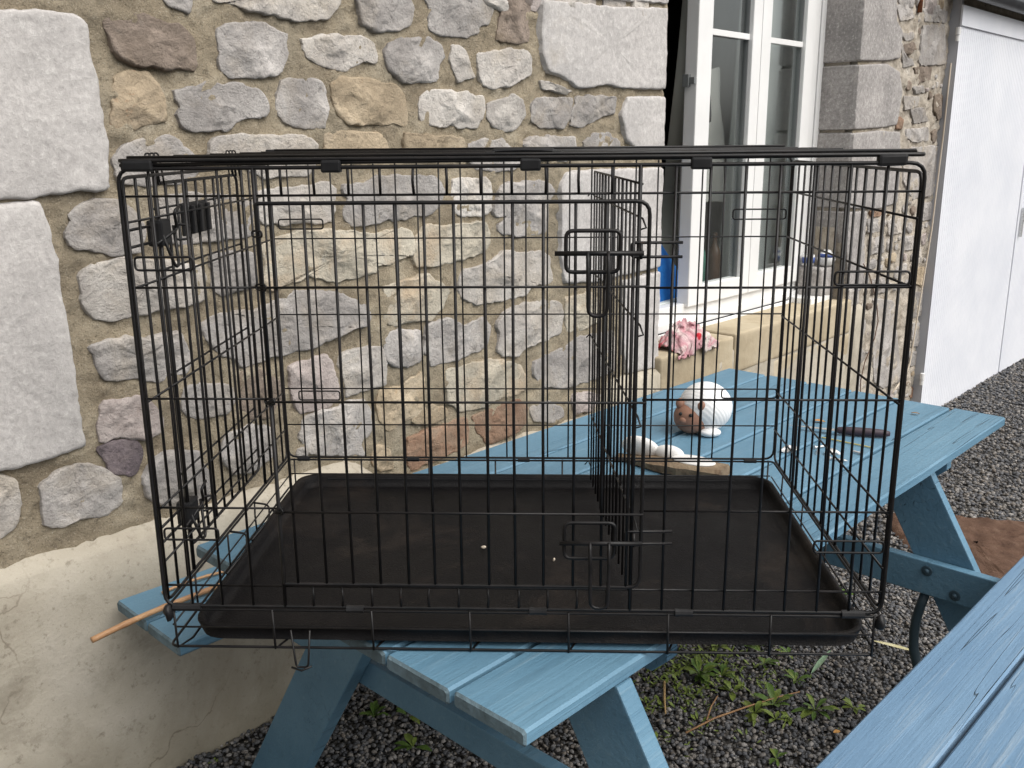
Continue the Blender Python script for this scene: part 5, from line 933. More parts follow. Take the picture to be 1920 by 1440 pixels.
obj('body',lathe(W(4.075,.835,.845),[(.020,0),(.038,.013),(.047,.038),(.042,.062),(.027,.072)],20),M_CER,c1,smooth=True)
obj('blue_band',lathe(W(4.075,.835,.895),[(.0455,0),(.0425,.014),(.037,.018)],20),M_CBL,c1,smooth=True)
obj('lid',ell(W(4.075,.835,.918),.026,.026,.016,14,8),M_CER,c1,smooth=True)
c2=thing('ceramic_cup','smaller white ceramic cup with dark blue leaves against the window frame','cup',W(3.99,.89,.845))
obj('body',lathe(W(3.985,.89,.848),[(.015,0),(.026,.01),(.031,.04),(.030,.062)],18),M_CER,c2,smooth=True)
obj('blue_leaves',lathe(W(3.985,.89,.868),[(.0305,0),(.0325,.012),(.0325,.03)],18),M_CBL,c2,smooth=True)
# ------------------------------------------------------------------ white shed at the right
GB=-.24
shed=thing('white_shed','white ribbed shed with a door and black gutter built against the stone wall','shed',W(6.5,.9,GB))
def ribbed(s0,s1,z0,z1,o,pitch=.034,dep=.0022):
    V=[];F=[]; n=int((s1-s0)/pitch)
    xs=[]
    for i in range(n):
        a=s0+i*pitch; xs+=[(a,0),(a+pitch*.7,0),(a+pitch*.78,dep),(a+pitch*.92,dep)]
    xs.append((s1,0))
    for s,d in xs: V+= [W(s,o+d,z0),W(s,o+d,z1)]
    for i in range(len(xs)-1): F.append((2*i,2*i+2,2*i+3,2*i+1))
    return V,F
E0=5.30
obj('cladding',ribbed(E0,6.90,GB-.03,2.10,.70),M_SHED,shed)
dr=obj('door',ribbed(6.915,7.9,GB+.01,2.10,.695),M_SHED,shed)
obj('door_edge',join(xf(box(6.902,6.914,.692,.71,GB,2.1,.002),W)),M_SHED,dr)
obj('handle',join(xf(box(6.955,6.975,.672,.69,.78,.99,.004),W),tube([W(6.965,.68,.90),W(6.965,.65,.90),W(7.03,.648,.90)],.008)),M_STEEL,dr)
obj('side_return',xf(box(E0,E0+.03,.703,.80,GB-.05,2.25,.002),W),simple('grey_trim',(.42,.43,.46),.5),shed)
obj('top_trim',xf(box(E0-.01,8.2,.688,.70,2.10,2.21,.002),W),M_SHED,shed)
obj('shed_roof',join(xf(box(E0-.1,8.2,.60,1.0,2.30,2.34),W)),M_TILE,shed)
def gutter():
    V=[];F=[];n=10; S=[4.95,5.2,6,7,8.2]
    for s in S:
        for k in range(n+1):
            t=math.pi*k/n; V.append(W(s,.615+.052*math.cos(t),2.285-.058*math.sin(t)))
        for k in range(n+1):
            t=math.pi*(1-k/n); V.append(W(s,.615+.048*math.cos(t),2.285-.053*math.sin(t)))
    m=2*(n+1)
    for i in range(len(S)-1):
        for k in range(m): F.append((i*m+k,i*m+(k+1)%m,(i+1)*m+(k+1)%m,(i+1)*m+k))
    F.append(tuple(range(m)))
    return V,F
obj('gutter',gutter(),M_GUT,shed,smooth=True)
for z,l in((2.05,'upper'),(.03,'lower')):
    tag(obj('pipe_clip',join(lathe(W(E0-.02,.70,z),[(.014,0),(.014,.038),(.012,.04)],12),lathe(W(E0-.02,.70,z-.034),[(.011,0),(.011,.03)],12)),M_UPVC,smooth=False),
        'small white pipe clip at the %s end of the shed corner'%l,'clip','pipe clips by the shed corner')
tag(obj('rusty_pipe',lathe(W(4.785,.742,2.13),[(.012,0),(.012,.3)],10),M_RUST,smooth=True),'short rusty iron pipe stub high on the rubble wall','pipe')
M_CAB=simple('cream_cable',(.60,.52,.42),.6); M_BRW=simple('brown_wire',(.16,.09,.06),.6)
pts=[(5.30,1.90),(5.295,1.70),(5.294,1.51),(5.278,1.266),(5.262,.954),(5.219,.702),(5.166,.416),(5.139,.24),(5.12,.15),(5.07,.09),(4.97,.055),(4.88,.02)]
tag(obj('cream_cable',tube([W(s,.728,z) for s,z in pts],.0045,7),M_CAB,smooth=True),'cream cable hanging down the rubble wall beside the shed','cable')
pts=[(4.26,.85),(4.33,.80),(4.40,.70),(4.45,.60),(4.478,.515),(4.46,.42),(4.38,.30),(4.36,.2),(4.37,.08),(4.37,.03)]
tag(obj('brown_wire',tube([W(s,.705+.01*math.sin(z*9),z) for s,z in pts],.003,6),M_BRW,smooth=True),'thin brown wire curling down the wall right of the sill','wire')

# ------------------------------------------------------------------ picnic table
table=thing('picnic_table','blue painted wooden picnic table carrying the black dog crate','picnic table',T(.95,.43,0))
def board(P0,u,v,n_,length,width,thick,bev=.004,nseg=10,warp=.0015,seed=0):
    """plank: centre line from P0 along u, width along v, thickness along n_"""
    prof=[(-width/2,-thick+bev),(-width/2+bev,-thick),(width/2-bev,-thick),(width/2,-thick+bev),(width/2,-bev),(width/2-bev,0),(-width/2+bev,0),(-width/2,-bev)]
    V=[];F=[];m=8; X=[0,bev]+[bev+(length-2*bev)*i/nseg for i in range(1,nseg)]+[length-bev,length]
    for i,x in enumerate(X):
        k=(1-1.4*bev/width) if i in(0,len(X)-1) else 1.
        kt=(1-2*bev/thick) if i in(0,len(X)-1) else 1.
        w=warp*noise.noise(Vector((x*3,seed,0)))
        wv=warp*1.2*noise.noise(Vector((x*4,seed,5)))
        for a,b in prof:
            a2=a*k+wv; b2=-thick/2+(b+thick/2)*kt+w
            V.append(P0+u*x+v*a2+n_*b2)
    for i in range(len(X)-1):
        for j in range(m): F.append((i*m+j,i*m+(j+1)%m,(i+1)*m+(j+1)%m,(i+1)*m+j))
    F.append(tuple(range(m))); F.append(tuple((len(X)-1)*m+j for j in range(m-1,-1,-1)))
    return np.array(V),F
UZ=np.array([0,0,1.])
pl=.1465
for i in range(6):
    v0=pl*(i+.5)-.002
    o=obj('plank',board(T(0+.003*math.sin(i*5),v0,ZT-.0005*(i%2)),TU,TV,UZ,1.945+.01*math.sin(i*3.1),pl-.0085,.026,seed=i*3.3),M_BLUE,table,rot=TY); endgrain(o)
ZB=.4985
for k,(v0,u0,mm) in enumerate([(.948+.0725,-.02,M_BLUE),(.948+.2205,-.02,M_BLUE),(-.165-.0725,-.03,M_BLUEW),(-.165-.2195,-.03,M_BLUEW)]):
    o=obj('bench_plank',board(T(u0,v0,ZB),TU,TV,UZ,1.97,.139,.027,seed=k+20),mm,table,rot=TY); endgrain(o)
def plate(pts,s0,s1):
    """board lying in the cross plane of the table: pts=(v,z) outline, from u=s0 to s1"""
    n=len(pts); V=[T(s0,a,b) for a,b in pts]+[T(s1,a,b) for a,b in pts]
    F=[tuple(range(n)),tuple(range(2*n-1,n-1,-1))]+[(i,i+n,(i+1)%n+n,(i+1)%n) for i in range(n)]
    bm=bmesh.new(); vs=[bm.verts.new(v) for v in V]
    for f in F: bm.faces.new([vs[i] for i in f])
    bmesh.ops.recalc_face_normals(bm,faces=bm.faces[:]); bmesh.ops.bevel(bm,geom=bm.edges[:],offset=.003,segments=2,affect='EDGES',profile=.6)
    bm.verts.index_update(); g=(np.array([q.co[:] for q in bm.verts]),[tuple(q.index for q in f.verts) for f in bm.faces]); bm.free(); return g
obj('leg',plate([(.004,.712),(.155,.712),(-.28,0),(-.434,0)],.20,.236),M_BLUE,table,rot=TY)
obj('leg',plate([(.50,.712),(.66,.712),(1.117,0),(.95,0)],.20,.236),M_BLUE,table,rot=TY)
obj('leg',plate([(.05,.712),(.20,.712),(-.235,-.03),(-.385,-.03)],1.50,1.528),M_BLUE,table,rot=TY)
obj('leg',plate([(.66,.712),(.81,.712),(1.24,-.03),(1.09,-.03)],1.50,1.528),M_BLUE,table,rot=TY)
obj('seat_beam',plate([(-.46,.468),(1.24,.468),(1.24,.43),(1.20,.405),(-.42,.405),(-.46,.43)],.238,.266),M_BLUE,table,rot=TY)
obj('seat_beam',plate([(-.46,.468),(1.24,.468),(1.24,.42),(1.20,.38),(-.42,.38),(-.46,.42)],1.472,1.499),M_BLUE,table,rot=TY)
for s in(.36,1.585):
    obj('crossbeam',plate([(.025,.713),(.85,.713),(.85,.68),(.82,.65),(.055,.645),(.025,.675)],s,s+.03),M_BLUE,table,rot=TY)
for v,z in((.008,.445),(-.063,.402)):
    b=obj('bolt',join(lathe(T(1.4715,v,z),[(.0135,0),(.0135,.0022),(.012,.003)],18,-TU),lathe(T(1.468,v,z),[(.0065,0),(.0062,.003),(.003,.0055)],14,-TU)),simple('bolt_steel',(.05,.09,.12),.4,.5,.3),table,smooth=False)
pa=[(.012,.375),(.02,.34),(.027,.30),(.029,.26),(.026,.215),(.012,.17),(-.012,.13),(-.04,.10)]
obj('curved_brace',tube([T(1.49,a,z) for a,z in pa],[.012]*len(pa),10),simple('dark_teal_paint',(.03,.055,.07),.5),table,smooth=True)

# ------------------------------------------------------------------ dog crate
crate=thing('dog_crate','black wire dog crate with a front door, inner divider and black tray','dog crate',CR(.535,.34,0))
L_,D_,H_,h1=1.07,.689,.717,.0705
def C(P): return [CR(*p) for p in P]
def wires(name,parent,lst,label=None):
    g=join(*[tube(C(P),r*(1.10 if name=='bar' else 1.0),7,closed=cl) for P,r,cl in lst]); return obj(name,g,M_WIRE,parent,smooth=True,label=label)
def jt(a=.0015): return random.uniform(-a,a)
def bar(parent,a,b,r):
    return wires('bar',parent,[([a,((a[0]+b[0])/2+jt(.0014),(a[1]+b[1])/2+jt(.0014),(a[2]+b[2])/2),b],r,False)])
def rect(x0,x1,z0,z1,y,rad): return rnd([(x0,y,z0),(x1,y,z0),(x1,y,z1),(x0,y,z1)],rad,True)
# base frame
base=wires('base_frame',crate,[
  (rnd([(0,0,.003),(L_,0,.003),(L_,D_,.003),(0,D_,.003)],.014,True),.0021,True),
  (rnd([(0,0,.0655),(L_,0,.0655),(L_,D_,.0655),(0,D_,.0655)],.010,True),.0021,True),
  ([(.010,.004,.0335),(1.058,.004,.0335)],.0015,False),([(.005,D_-.004,.0335),(1.064,D_-.004,.0335)],.0015,False),
  ([(.004,.01,.0335),(.004,D_-.01,.0335)],.0015,False),([(L_-.004,.01,.0335),(L_-.004,D_-.01,.0335)],.0015,False)])
for x in(.012,.163,.314,.462,.610,.758,.909,1.060):
    wires('floor_wire',base,[([(x,-.002,.067),(x+.001,-.002,.002),(x+.012,.03,.0005),(x+.012,D_-.03,.0005),(x,D_+.002,.002),(x,D_+.002,.067)],.0019,False)])
for y in(.12,.28,.44,.60):
    for x in(0,L_): bar(base,(x,y,.002),(x,y,.067),.0016)
wires('drop_latch',base,[(rnd([(.190,-.004,.034),(.196,-.008,-.026),(.214,-.008,-.026),(.219,-.004,.034)],.006),.0017,False),
   ([(.189,-.010,-.025),(.205,-.013,-.029),(.220,-.010,-.023)],.0017,False)])
# front panel
fp=wires('front_panel',crate,[(rect(0,L_,.0715,H_,0,.020),.0027,True),([(.0045,.003,.08),(.0045,.003,.70)],.0020,False)]+
  [([(0,.0035,z),(L_,.0035,z)],.0017,False) for z in(.1035,.6803)]+
  [([(0,.0035,z),(.190,.0035,z)],.0017,False) for z in(.2286,.3955,.5556)]+
  [([(.7115,.0035,z),(L_,.0035,z)],.0017,False) for z in(.2286,.3955,.5536)])
for x in(.042,.088,.135): bar(fp,(x,0,.0715),(x,0,H_),.0018)
bar(fp,(.184,0,.0715),(.184,0,H_),.0025); bar(fp,(.701,0,.0715),(.701,0,H_),.0026)
for x in(.221,.266,.312,.355,.400,.444,.490,.531,.576,.620,.664): bar(fp,(x,0,.6803),(x,0,H_),.0018)
for x in(.187+.04,.271,.316,.36,.402,.446,.49,.536,.579,.622,.666): bar(fp,(x,0,.0715),(x,0,.1035),.0018)
for x in(.748,.793,.839,.884,.928,.975,1.022): bar(fp,(x,0,.0715),(x,0,H_),.0019)
door=wires('crate_door',crate,[(rnd([(.187,-.007,.40),(.187,-.007,.113),(.19,-.007,.1125),(.714,-.007,.1125),(.714,-.007,.6705),(.19,-.007,.6705),(.187,-.007,.669),(.187,-.007,.40)],.018),.0028,False)]+[([(.183,-.011,z),(.716,-.011,z)],.0018,False) for z in(.2286,.3950,.5575)])
for x in(.208,.251,.291,.332,.374,.413,.453,.493,.532,.573,.616,.657,.6935): bar(door,(x,-.007,.113),(x,-.007,.6705),.0020)
for z in(.2286,.3950,.5575,.63): wires('hinge_loop',door,[(rnd([(.178,-.004,z-.004),(.194,-.012,z-.004),(.194,-.012,z+.004),(.178,-.004,z+.004)],.004,True),.0014,True)])
def latch(z,xo=0.,hand=.083):
    l=wires('latch',door,[(rnd([(.603,-.016,z-.0255),(.674,-.016,z-.0255),(.676,-.016,z+.0295),(.603,-.016,z+.0295)],.010,True),.0028,True),
      ([(.588+xo,-.021,z),(.706+xo,-.021,z)],.0034,False)],label='slide bolt latch of the crate door')
    wires('latch_handle',door,[(rnd([(.632+xo,-.022,z+.002),(.632+xo,-.032,z-.02),(.633+xo,-.030,z-hand),(.658+xo,-.030,z-hand),(.659+xo,-.032,z-.02),(.659+xo,-.022,z+.002)],.012),.0027,False)])
    wires('keeper',fp,[(rnd([(.759,-.005,z+.0125),(.691,-.007,z+.0125),(.691,-.007,z-.0065),(.759,-.005,z-.0065)],.005),.0021,False),
       ([(.703,-.012,z+.012),(.703,-.016,z),(.703,-.012,z-.008)],.0024,False)])
latch(.6035); latch(.188,.008,.098)
# small slide bolts where front and side panels hook together
for x0,x1,z in((.012,.093,.590),(.012,.093,.190),(.963,1.062,.567),(.963,1.062,.178)):
    wires('panel_hook',fp,[(rnd([(x0,-.004,z+.009),(x1,-.004,z+.009),(x1,-.004,z-.009),(x0,-.004,z-.009)],.006,True),.0017,True)])
# back panel
bk=wires('back_panel',crate,[(rect(0,L_,.0715,H_,D_,.022),.0024,True)]+[([(.0,D_-.003,z),(L_,D_-.003,z)],.0015,False) for z in(.148,.230,.3935,.5545)])
for k in range(1,24):
    x=.0395+(k-1)*(1.026-.0395)/22; bar(bk,(x,D_,.0715),(x,D_,H_),.00155)
for a,b,z in((.017,.11,.585),(.035,.125,.215),(.955,1.062,.600),(.95,1.066,.221)):
    wires('panel_hook',bk,[(rnd([(a,D_-.006,z+.010),(b,D_-.006,z+.010),(b,D_-.006,z-.010),(a,D_-.006,z-.010)],.006,True),.0016,True)])
# sides
def side(x,dx):
    def yz(P): return [(x,y,z) for y,z in P]
    p=wires('side_panel',crate,[(rnd(yz([(.009,.0735),(D_-.009,.0735),(D_-.009,.705),(.009,.705)]),.018,True),.0026,True)]+
       [([(x+dx,.004,z),(x+dx,D_-.004,z)],.0018,False) for z in(.1405,.224,.3895,.5545,.645)])
    return p
rs=side(L_,-.003)
for k in range(14):
    y=.055+k*.0445; 
    if k in(4,10): bar(rs,(L_,y,.0735),(L_,y,.705),.0026)
    else: bar(rs,(L_,y,.0735),(L_,y,.705),.0020)
ls=side(0,.003)
for y in(.052,.092,.56,.605,.648): bar(ls,(0,y,.0735),(0,y,.705),.0021)
bar(ls,(0,.118,.0735),(0,.118,.705),.0030); bar(ls,(0,.515,.0735),(0,.515,.705),.0030)
sd=wires('side_door',crate,[(rnd([(-.006,.128,.11),(-.006,.505,.11),(-.006,.505,.692),(-.006,.128,.692)],.018,True),.0027,True)]+[([(-.009,.12,z),(-.009,.51,z)],.0018,False) for z in(.150,.236,.400,.563,.655)])
for k in range(1,9): bar(sd,(-.006,.128+k*.0419,.11),(-.006,.128+k*.0419,.692),.0022)
obj('name_plate',xf(box(-.012,-.006,.232,.345,.604,.656,.003),CR),M_PLAS,sd)
obj('name_plate_rib',join(*[xf(box(-.002,.004,y,y+.012,.607,.653,.002),CR) for y in(.25,.285,.318)]),M_PLAS,sd)
def slatch(z):
    obj('side_latch_block',xf(box(-.018,.006,.112,.150,z-.018,z+.022,.005),CR),M_PLAS,sd)
    wires('side_latch',sd,[(rnd([(.002,.10,z-.012),(.008,.165,z+.004),(.012,.150,z+.032),(.012,.172,z+.038)],.008),.0025,False),
       (rnd([(.004,.118,z+.0),(.012,.135,z-.05),(.012,.150,z-.05),(.004,.162,z+.01)],.01),.0025,False),
       ([(-.008,.03,z+.014),(-.008,.16,z+.014)],.0022,False),([(-.008,.03,z-.010),(-.008,.16,z-.010)],.0022,False),
       (rnd([(.006,.165,z+.012),(.02,.185,z+.008),(.02,.18,z-.012),(.006,.16,z-.012)],.006,True),.002,True)])
slatch(.618); slatch(.170)
for y in(.135,.49):
    for q in(-.009,0,.009):
        wires('hinge_loop',sd,[(rnd([(-.004+q*.3,y+q-.010,.69),(-.008+q*.3,y+q-.010,.736),(-.008+q*.3,y+q+.012,.736),(-.004+q*.3,y+q+.012,.69)],.010),.0014,False)])
# roof
rf=wires('roof_panel',crate,[(rnd([(0,.0,.7275),(L_,0,.7275),(L_,D_,.7275),(0,D_,.7275)],.016,True),.0028,True)]+[([(0,y,.731),(L_,y,.731)],.0018,False) for y in(.035,.20,.36,.52,.655)]+
  [([(.004,.001,.7215),(.45,.001,.7245),(L_-.004,.001,.7275)],.0026,False),([(.01,.012,.7315),(L_-.01,.012,.7325)],.0024,False),([(.02,D_-.01,.7345),(L_-.02,D_-.01,.7345)],.0024,False)])
for k in range(1,24):
    x=k*L_/24; bar(rf,(x,.0,.7285),(x,D_,.7285),.0018)
for x in(.2905,.556,.780):
    obj('hinge_clip',xf(wob(box(x-.0135,x+.0135,-.0055,.0075,.7105,.7265,.003),.0009,90,x),CR),M_PLAS,rf)
for x0,x1 in((.006,.050),(1.008,1.046)):
    obj('corner_clip',xf(wob(box(x0,x1,-.005,.008,.713,.7285,.004),.0009,70,x0),CR),M_PLAS,rf)
for x0,x1 in((.0,.055),(.9,.93),(.45,.48),(.25,.28),(1.0,1.05)):
    obj('back_clip',xf(box(x0,x1,D_-.008,D_+.006,.716,.736,.003),CR),M_PLAS,rf)
obj('carry_handle',join(tube([CR(x,.03,z) for x,z in((.497,.731),(.507,.7355),(.52,.7365),(.545,.737),(.57,.7365),(.585,.7355),(.595,.731))],[.003,.0038,.004,.004,.004,.0038,.003],8),
   xf(box(.494,.508,.02,.04,.727,.736,.002),CR),xf(box(.584,.598,.02,.04,.727,.736,.002),CR)),M_PLAS,rf,smooth=False)
# clips on the base rail
for x in(.290,.565,.781): obj('base_clip',tube(C([(x-.013,-.001,.069),(x-.005,-.001,.069),(x+.005,-.001,.069),(x+.013,-.001,.069)]),[.0062,.0056,.0056,.0062],9),M_PLAS,base)
for x0,x1 in((.012,.055),(1.012,1.045)): obj('base_clip',tube(C([(x0,0,.069),(x1,0,.069)]),.0064,9),M_PLAS,base)
for x in(.035,.28,.525,.735,1.02): obj('base_clip',tube(C([(x-.013,D_,.068),(x+.013,D_,.068)]),.006,8),M_PLAS,base)
for x,y,z in((0.,-.004,.062),(L_,-.004,.058)):
    obj('corner_hook',xf(wob(ell((x+(.006 if x<.5 else -.002),y,z),.008,.010,.014,10,8),.004,80,x+y),CR),M_PLAS,base,smooth=True)
for y in(.26,.40):
    wires('tray_stop',base,[(rnd([(.0,y+.03,.066),(.030,y+.035,.060),(.040,y,.045),(.030,y-.08,.036)],.012),.0020,False)])
# divider
dv=None
def dx_(y): return .672+(.712-.672)*(D_-.024-y)/(.665-.12)
dys=[.665-k*(.665-.12)/13 for k in range(14)]
dv=wires('divider_panel',crate,[([(dx_(y),y,.688) for y in(.667,.10)],.0019,False)]+
   [([(dx_(y),y,z) for y in(.675,.09)]+[(dx_(.09)+.004,.078,z-.012),(dx_(.09)-.008,.082,z-.016)],.0016,False) for z in(.640,.485,.345,.175)]+
   [([(dx_(.675),.675,z),(dx_(.675)-.004,.688,z+.006),(dx_(.675)-.012,.686,z-.002)],.0014,False) for z in(.640,.345,.060)])
for k,y in enumerate(dys): bar(dv,(dx_(y),y,.030),(dx_(y),y,.688),.0017 if k not in(3,4,9,13) else .0022)
# tray
def tray():
    def ring(x0,x1,y0,y1,z,rad):
        return [Vector(p) for p in rnd([(x0,y0,z),(x1,y0,z),(x1,y1,z),(x0,y1,z)],rad,True,6)]
    lv=[(.000,.0305,.052),(.000,.034,.052),(.006,.0345,.048),(.0095,.030,.044),(.0125,.022,.040),(.016,.0125,.034),(.026,.0105,.028),(.034,.012,.024),(.060,.0105,.02)]
    V=[];F=[];n=None
    for ins,z,rad in lv:
        r_=ring(.029+ins,1.060-ins,.006+ins,.684-ins,z,rad); n=len(r_); V+=r_
    for j in range(len(lv)-1):
        for i in range(n): F.append((j*n+i,j*n+(i+1)%n,(j+1)*n+(i+1)%n,(j+1)*n+i))
    k=len(V); V.append(Vector((.54,.34,.0095)))
    for i in range(n): F.append(((len(lv)-1)*n+i,(len(lv)-1)*n+(i+1)%n,k))
    o2=len(V) # outer skirt
    r0=ring(.029,1.060,.006,.684,.0305,.052); r1=ring(.036,1.053,.012,.678,.0095,.048); V+=r0+r1
    for i in range(n): F.append((o2+i,o2+n+i,o2+n+(i+1)%n,o2+(i+1)%n))
    F.append(tuple(o2+n+i for i in range(n)))
    return [CR(*v) for v in V],F
t_=obj('tray',tray(),M_TRAY,crate,smooth=False)
for p in t_.data.polygons: p.use_smooth=len(p.vertices)==4
obj('tray_slot',xf(box(.09,.985,.672,.6745,.020,.0275,.001),CR),M_PLAS,t_)
M_CRUMB=simple('pale_crumb',(.6,.52,.42),.8)
for x,y,l in((.459,.345,'larger pale crumb lying in the middle of the black tray'),(.590,.295,'small pale crumb in the tray just below the lower latch')):
    tag(obj('crumb',wob(ell(CR(x,y,.014),.0045 if x<.5 else .0022,.0035 if x<.5 else .002,.003,8,6),.002,200),M_CRUMB,smooth=True),l,'crumb','crumbs in the tray')

# ------------------------------------------------------------------ things on the table and benches
def TT(u,v,z=0.): return T(u,v,ZT+z)
# hedgehog / bear ornament
M_SHELL=M('white_ribbed_shell',.55,.4); _w=M_SHELL.n.new('ShaderNodeTexWave'); _w.inputs['Scale'].default_value=38; _w.inputs['Distortion'].default_value=2.5; _w.inputs['Detail'].default_value=3
_w.bands_direction='DIAGONAL'; M_SHELL.l(M_SHELL.vec((1,1,1)),_w.inputs['Vector'])
M_SHELL.color(M_SHELL.ramp(_w.outputs['Fac'],[(0,(.72,.72,.72)),(.5,(.78,.78,.78))])); M_SHELL.bump(_w.outputs['Fac'],.0004)
M_CLAY=simple('brown_clay',(.24,.125,.085),.6,.35,c2=(.30,.16,.11),sc_=30)
bc=TT(1.285,.548,.066)
orn=thing('bear_ornament','round white ribbed ornament with a brown bear face, lying on the table','ornament',TT(1.285,.548,0))
vd=Vector((.5814-bc[0],-1.2695-bc[1],0)).normalized(); rt=Vector((-vd.y,vd.x,0))  # faces roughly the near end of the table
vd=(vd*.9-rt*.35).normalized(); rt=Vector((-vd.y,vd.x,0))
def OB(a,b,c): return np.array((Vector(bc)+rt*a+vd*b+Vector((0,0,c)))[:])
obj('shell',ell(bc,.070,.070,.066,40,28,lambda d:1+.006*noise.noise(d*7)),M_SHELL.m,orn,smooth=True)
obj('shell_lip',ell(OB(.030,.040,-.055),.030,.022,.012,16,8),M_SHELL.m,orn,smooth=True)
hd=obj('head',ell(OB(-.020,.036,-.022),.050,.047,.044,28,18),M_CLAY,orn,smooth=True)
for a in(-.046,.014):
    obj('ear',ell(OB(a,.060,.016),.012,.009,.015,14,10),M_CLAY,hd,smooth=True)
for a in(-.036,-.008): obj('eye',ell(OB(a,.0785,-.006),.0052,.004,.0048,10,8),M_PLAS,hd,smooth=True)
obj('muzzle',ell(OB(-.026,.077,-.022),.013,.010,.010,14,10),M_CLAY,hd,smooth=True)
# driftwood with white carved shapes
M_DRIFT=simple('driftwood',(.17,.115,.075),.85,.2,c2=(.30,.235,.16),sc_=25,bump=.004,bs=60)
M_WHT=simple('chalk_white',(.78,.77,.75),.6,.3)
dw=thing('driftwood_decoration','brown driftwood piece carrying three white oval shapes, behind the crate','decoration',TT(.96,.44,0))
d0=np.array(TT(.965,.585)); d1=np.array(TT(1.012,.315)); dd=d1-d0; dn=np.array([-dd[1],dd[0],0]); dn/=np.linalg.norm(dn)
def DW(a,b,z): return d0+dd*a+dn*b+np.array([0,0,z])
V=[];NA=14
for i in range(NA+1):
    a=i/NA; wdt=.012+.040*min(1,a*2.2)-.012*a; ht=.010+.018*min(1,a*1.8)
    ct=-.012-.010*math.sin(a*3)
    for (b,z) in((-1,.1),(-1.05,.75),(-.7,1),(.6,1.03),(1,.7),(.95,.05)): V.append(DW(a,ct+b*wdt*.8+.004*noise.noise(Vector((a*7,b,0))),.0005+z*ht+.002*noise.noise(Vector((a*9,b,z)))))
F=[(i*6+j,i*6+(j+1)%6,(i+1)*6+(j+1)%6,(i+1)*6+j) for i in range(NA) for j in range(6)]+[tuple(range(6)),tuple(NA*6+j for j in range(5,-1,-1))]
obj('wood',(V,F),M_DRIFT,dw,smooth=False)
M_SHW=M_WHT
def oval(a,b,z,la,lb,lz,tiltx=0.):
    g=ell((0,0,0),la,lb,lz,22,12); q=Matrix.Rotation(tiltx,3,'X')
    ang=math.atan2(dd[1],dd[0]); r2=Matrix.Rotation(ang,3,'Z')
    c=DW(a,b,z); return np.array([(r2@(q@Vector(v)))[:] for v in g[0]])+c,g[1]
obj('white_oval',oval(.20,.004,.030,.050,.020,.036,.5),M_SHW,dw,smooth=True)
obj('white_oval',oval(.47,.004,.030,.038,.020,.020,.3),M_SHW,dw,smooth=True)
obj('white_oval',oval(.72,-.014,.031,.054,.029,.005,.05),M_SHW,dw,smooth=True)
# knife
kn=thing('kitchen_knife','slim kitchen knife with a dark purple-brown handle on the table','knife',TT(1.49,.28,0))
k0,k1,k2=np.array(TT(1.448,.397,.010)),np.array(TT(1.482,.275,.013)),np.array(TT(1.545,.160,.012))
kd=(k1-k0); kw=np.array([-kd[1],kd[0],0]); kw/=np.linalg.norm(kw)
V=[k0,k0+kd*.3+kw*.006,k1+kw*.010,k1-kw*.009,k0+kd*.3-kw*.003]; V=V+[v-np.array([0,0,.0012]) for v in V]
obj('blade',(V,[(0,1,2,3,4)[::-1],(5,6,7,8,9)]+[(i,i+5,(i+1)%5+5,(i+1)%5) for i in range(5)]),M_STEEL,kn)
obj('handle',tube([k1+(k2-k1)*t for t in(0,.05,.3,.6,.9,1)],[.006,.009,.0115,.0115,.010,.006],12),simple('dark_plum_plastic',(.045,.03,.04),.5,.4),kn,smooth=True)
tag(obj('yellow_skewer',tube([TT(1.428,.288,.003),TT(1.433,.160,.003)],.0018,6),simple('pale_yellow_wood',(.5,.42,.15),.6)),'thin yellow wooden skewer beside the knife','skewer')
# screws and foil scraps
def screw(u,v,ang,ln,lab):
    a=np.array(TT(u,v,.004)); d=np.array([math.cos(ang),math.sin(ang),0])
    pr=[(.0055,0),(.0055,.0015),(.0024,.0035)]+[(.0024+(.0007 if i%2 else 0),.0035+(ln-.008)*i/12) for i in range(1,12)]+[(.0003,ln)]
    tag(obj('screw',lathe(a,pr,8,d),M_STEEL),lab,'screw','loose screws on the table')
screw(1.335,.262,.4,.038,'shiny screw furthest left in the row of loose screws on the table')
screw(1.30,.235,1.3,.034,'shiny screw in the middle of the loose screws, by the foil scrap')
screw(1.285,.198,-.5,.042,'shiny screw nearest the crate, across the plank gap')
screw(1.37,.155,2.3,.028,'small screw lying apart from the others, towards the knife')
for u,v,s,l in((1.275,.300,.020,'dull grey crumpled foil scrap left of the screws on the table'),(1.325,.215,.018,'whitish crumpled foil scrap among the screws on the table')):
    tag(obj('foil_scrap',wob(ell(TT(u,v,.006),s,s*.7,.006,16,10),.010,60,u),M_STEEL if s>.019 else M_WHT,smooth=False),l,'foil scrap')
def leaf(P,d,w,ln,mat,name,lab,cat='leaf',curl=.3,group=None):
    d=np.array(d,float); d/=np.linalg.norm(d); sd_=np.array([-d[1],d[0],0]); V=[];n=7
    for i in range(n+1):
        t=i/n; ww=w*math.sin(math.pi*min(.97,t*.93+.05))**.8
        for k in(-1,-.5,0,.5,1):
            V.append(np.array(P)+d*ln*t+sd_*ww*k+np.array([0,0,.003+curl*ln*t*(1-t)+abs(k)*w*.25]))
    F=[(i*5+j,i*5+j+1,(i+1)*5+j+1,(i+1)*5+j) for i in range(n) for j in range(4)]
    o=obj(name,(V,F),mat,smooth=True); tag(o,lab,cat,group); return o
M_ORL=leaf_mat('orange_leaf',(.45,.20,.05),(.55,.32,.10)); M_BRL=leaf_mat('brown_leaf',(.18,.11,.06),(.28,.18,.1))
leaf(TT(1.548,.372),TU*.3-TV,.009,.032,M_ORL,'fallen_leaf','small orange leaf on the table above the knife')
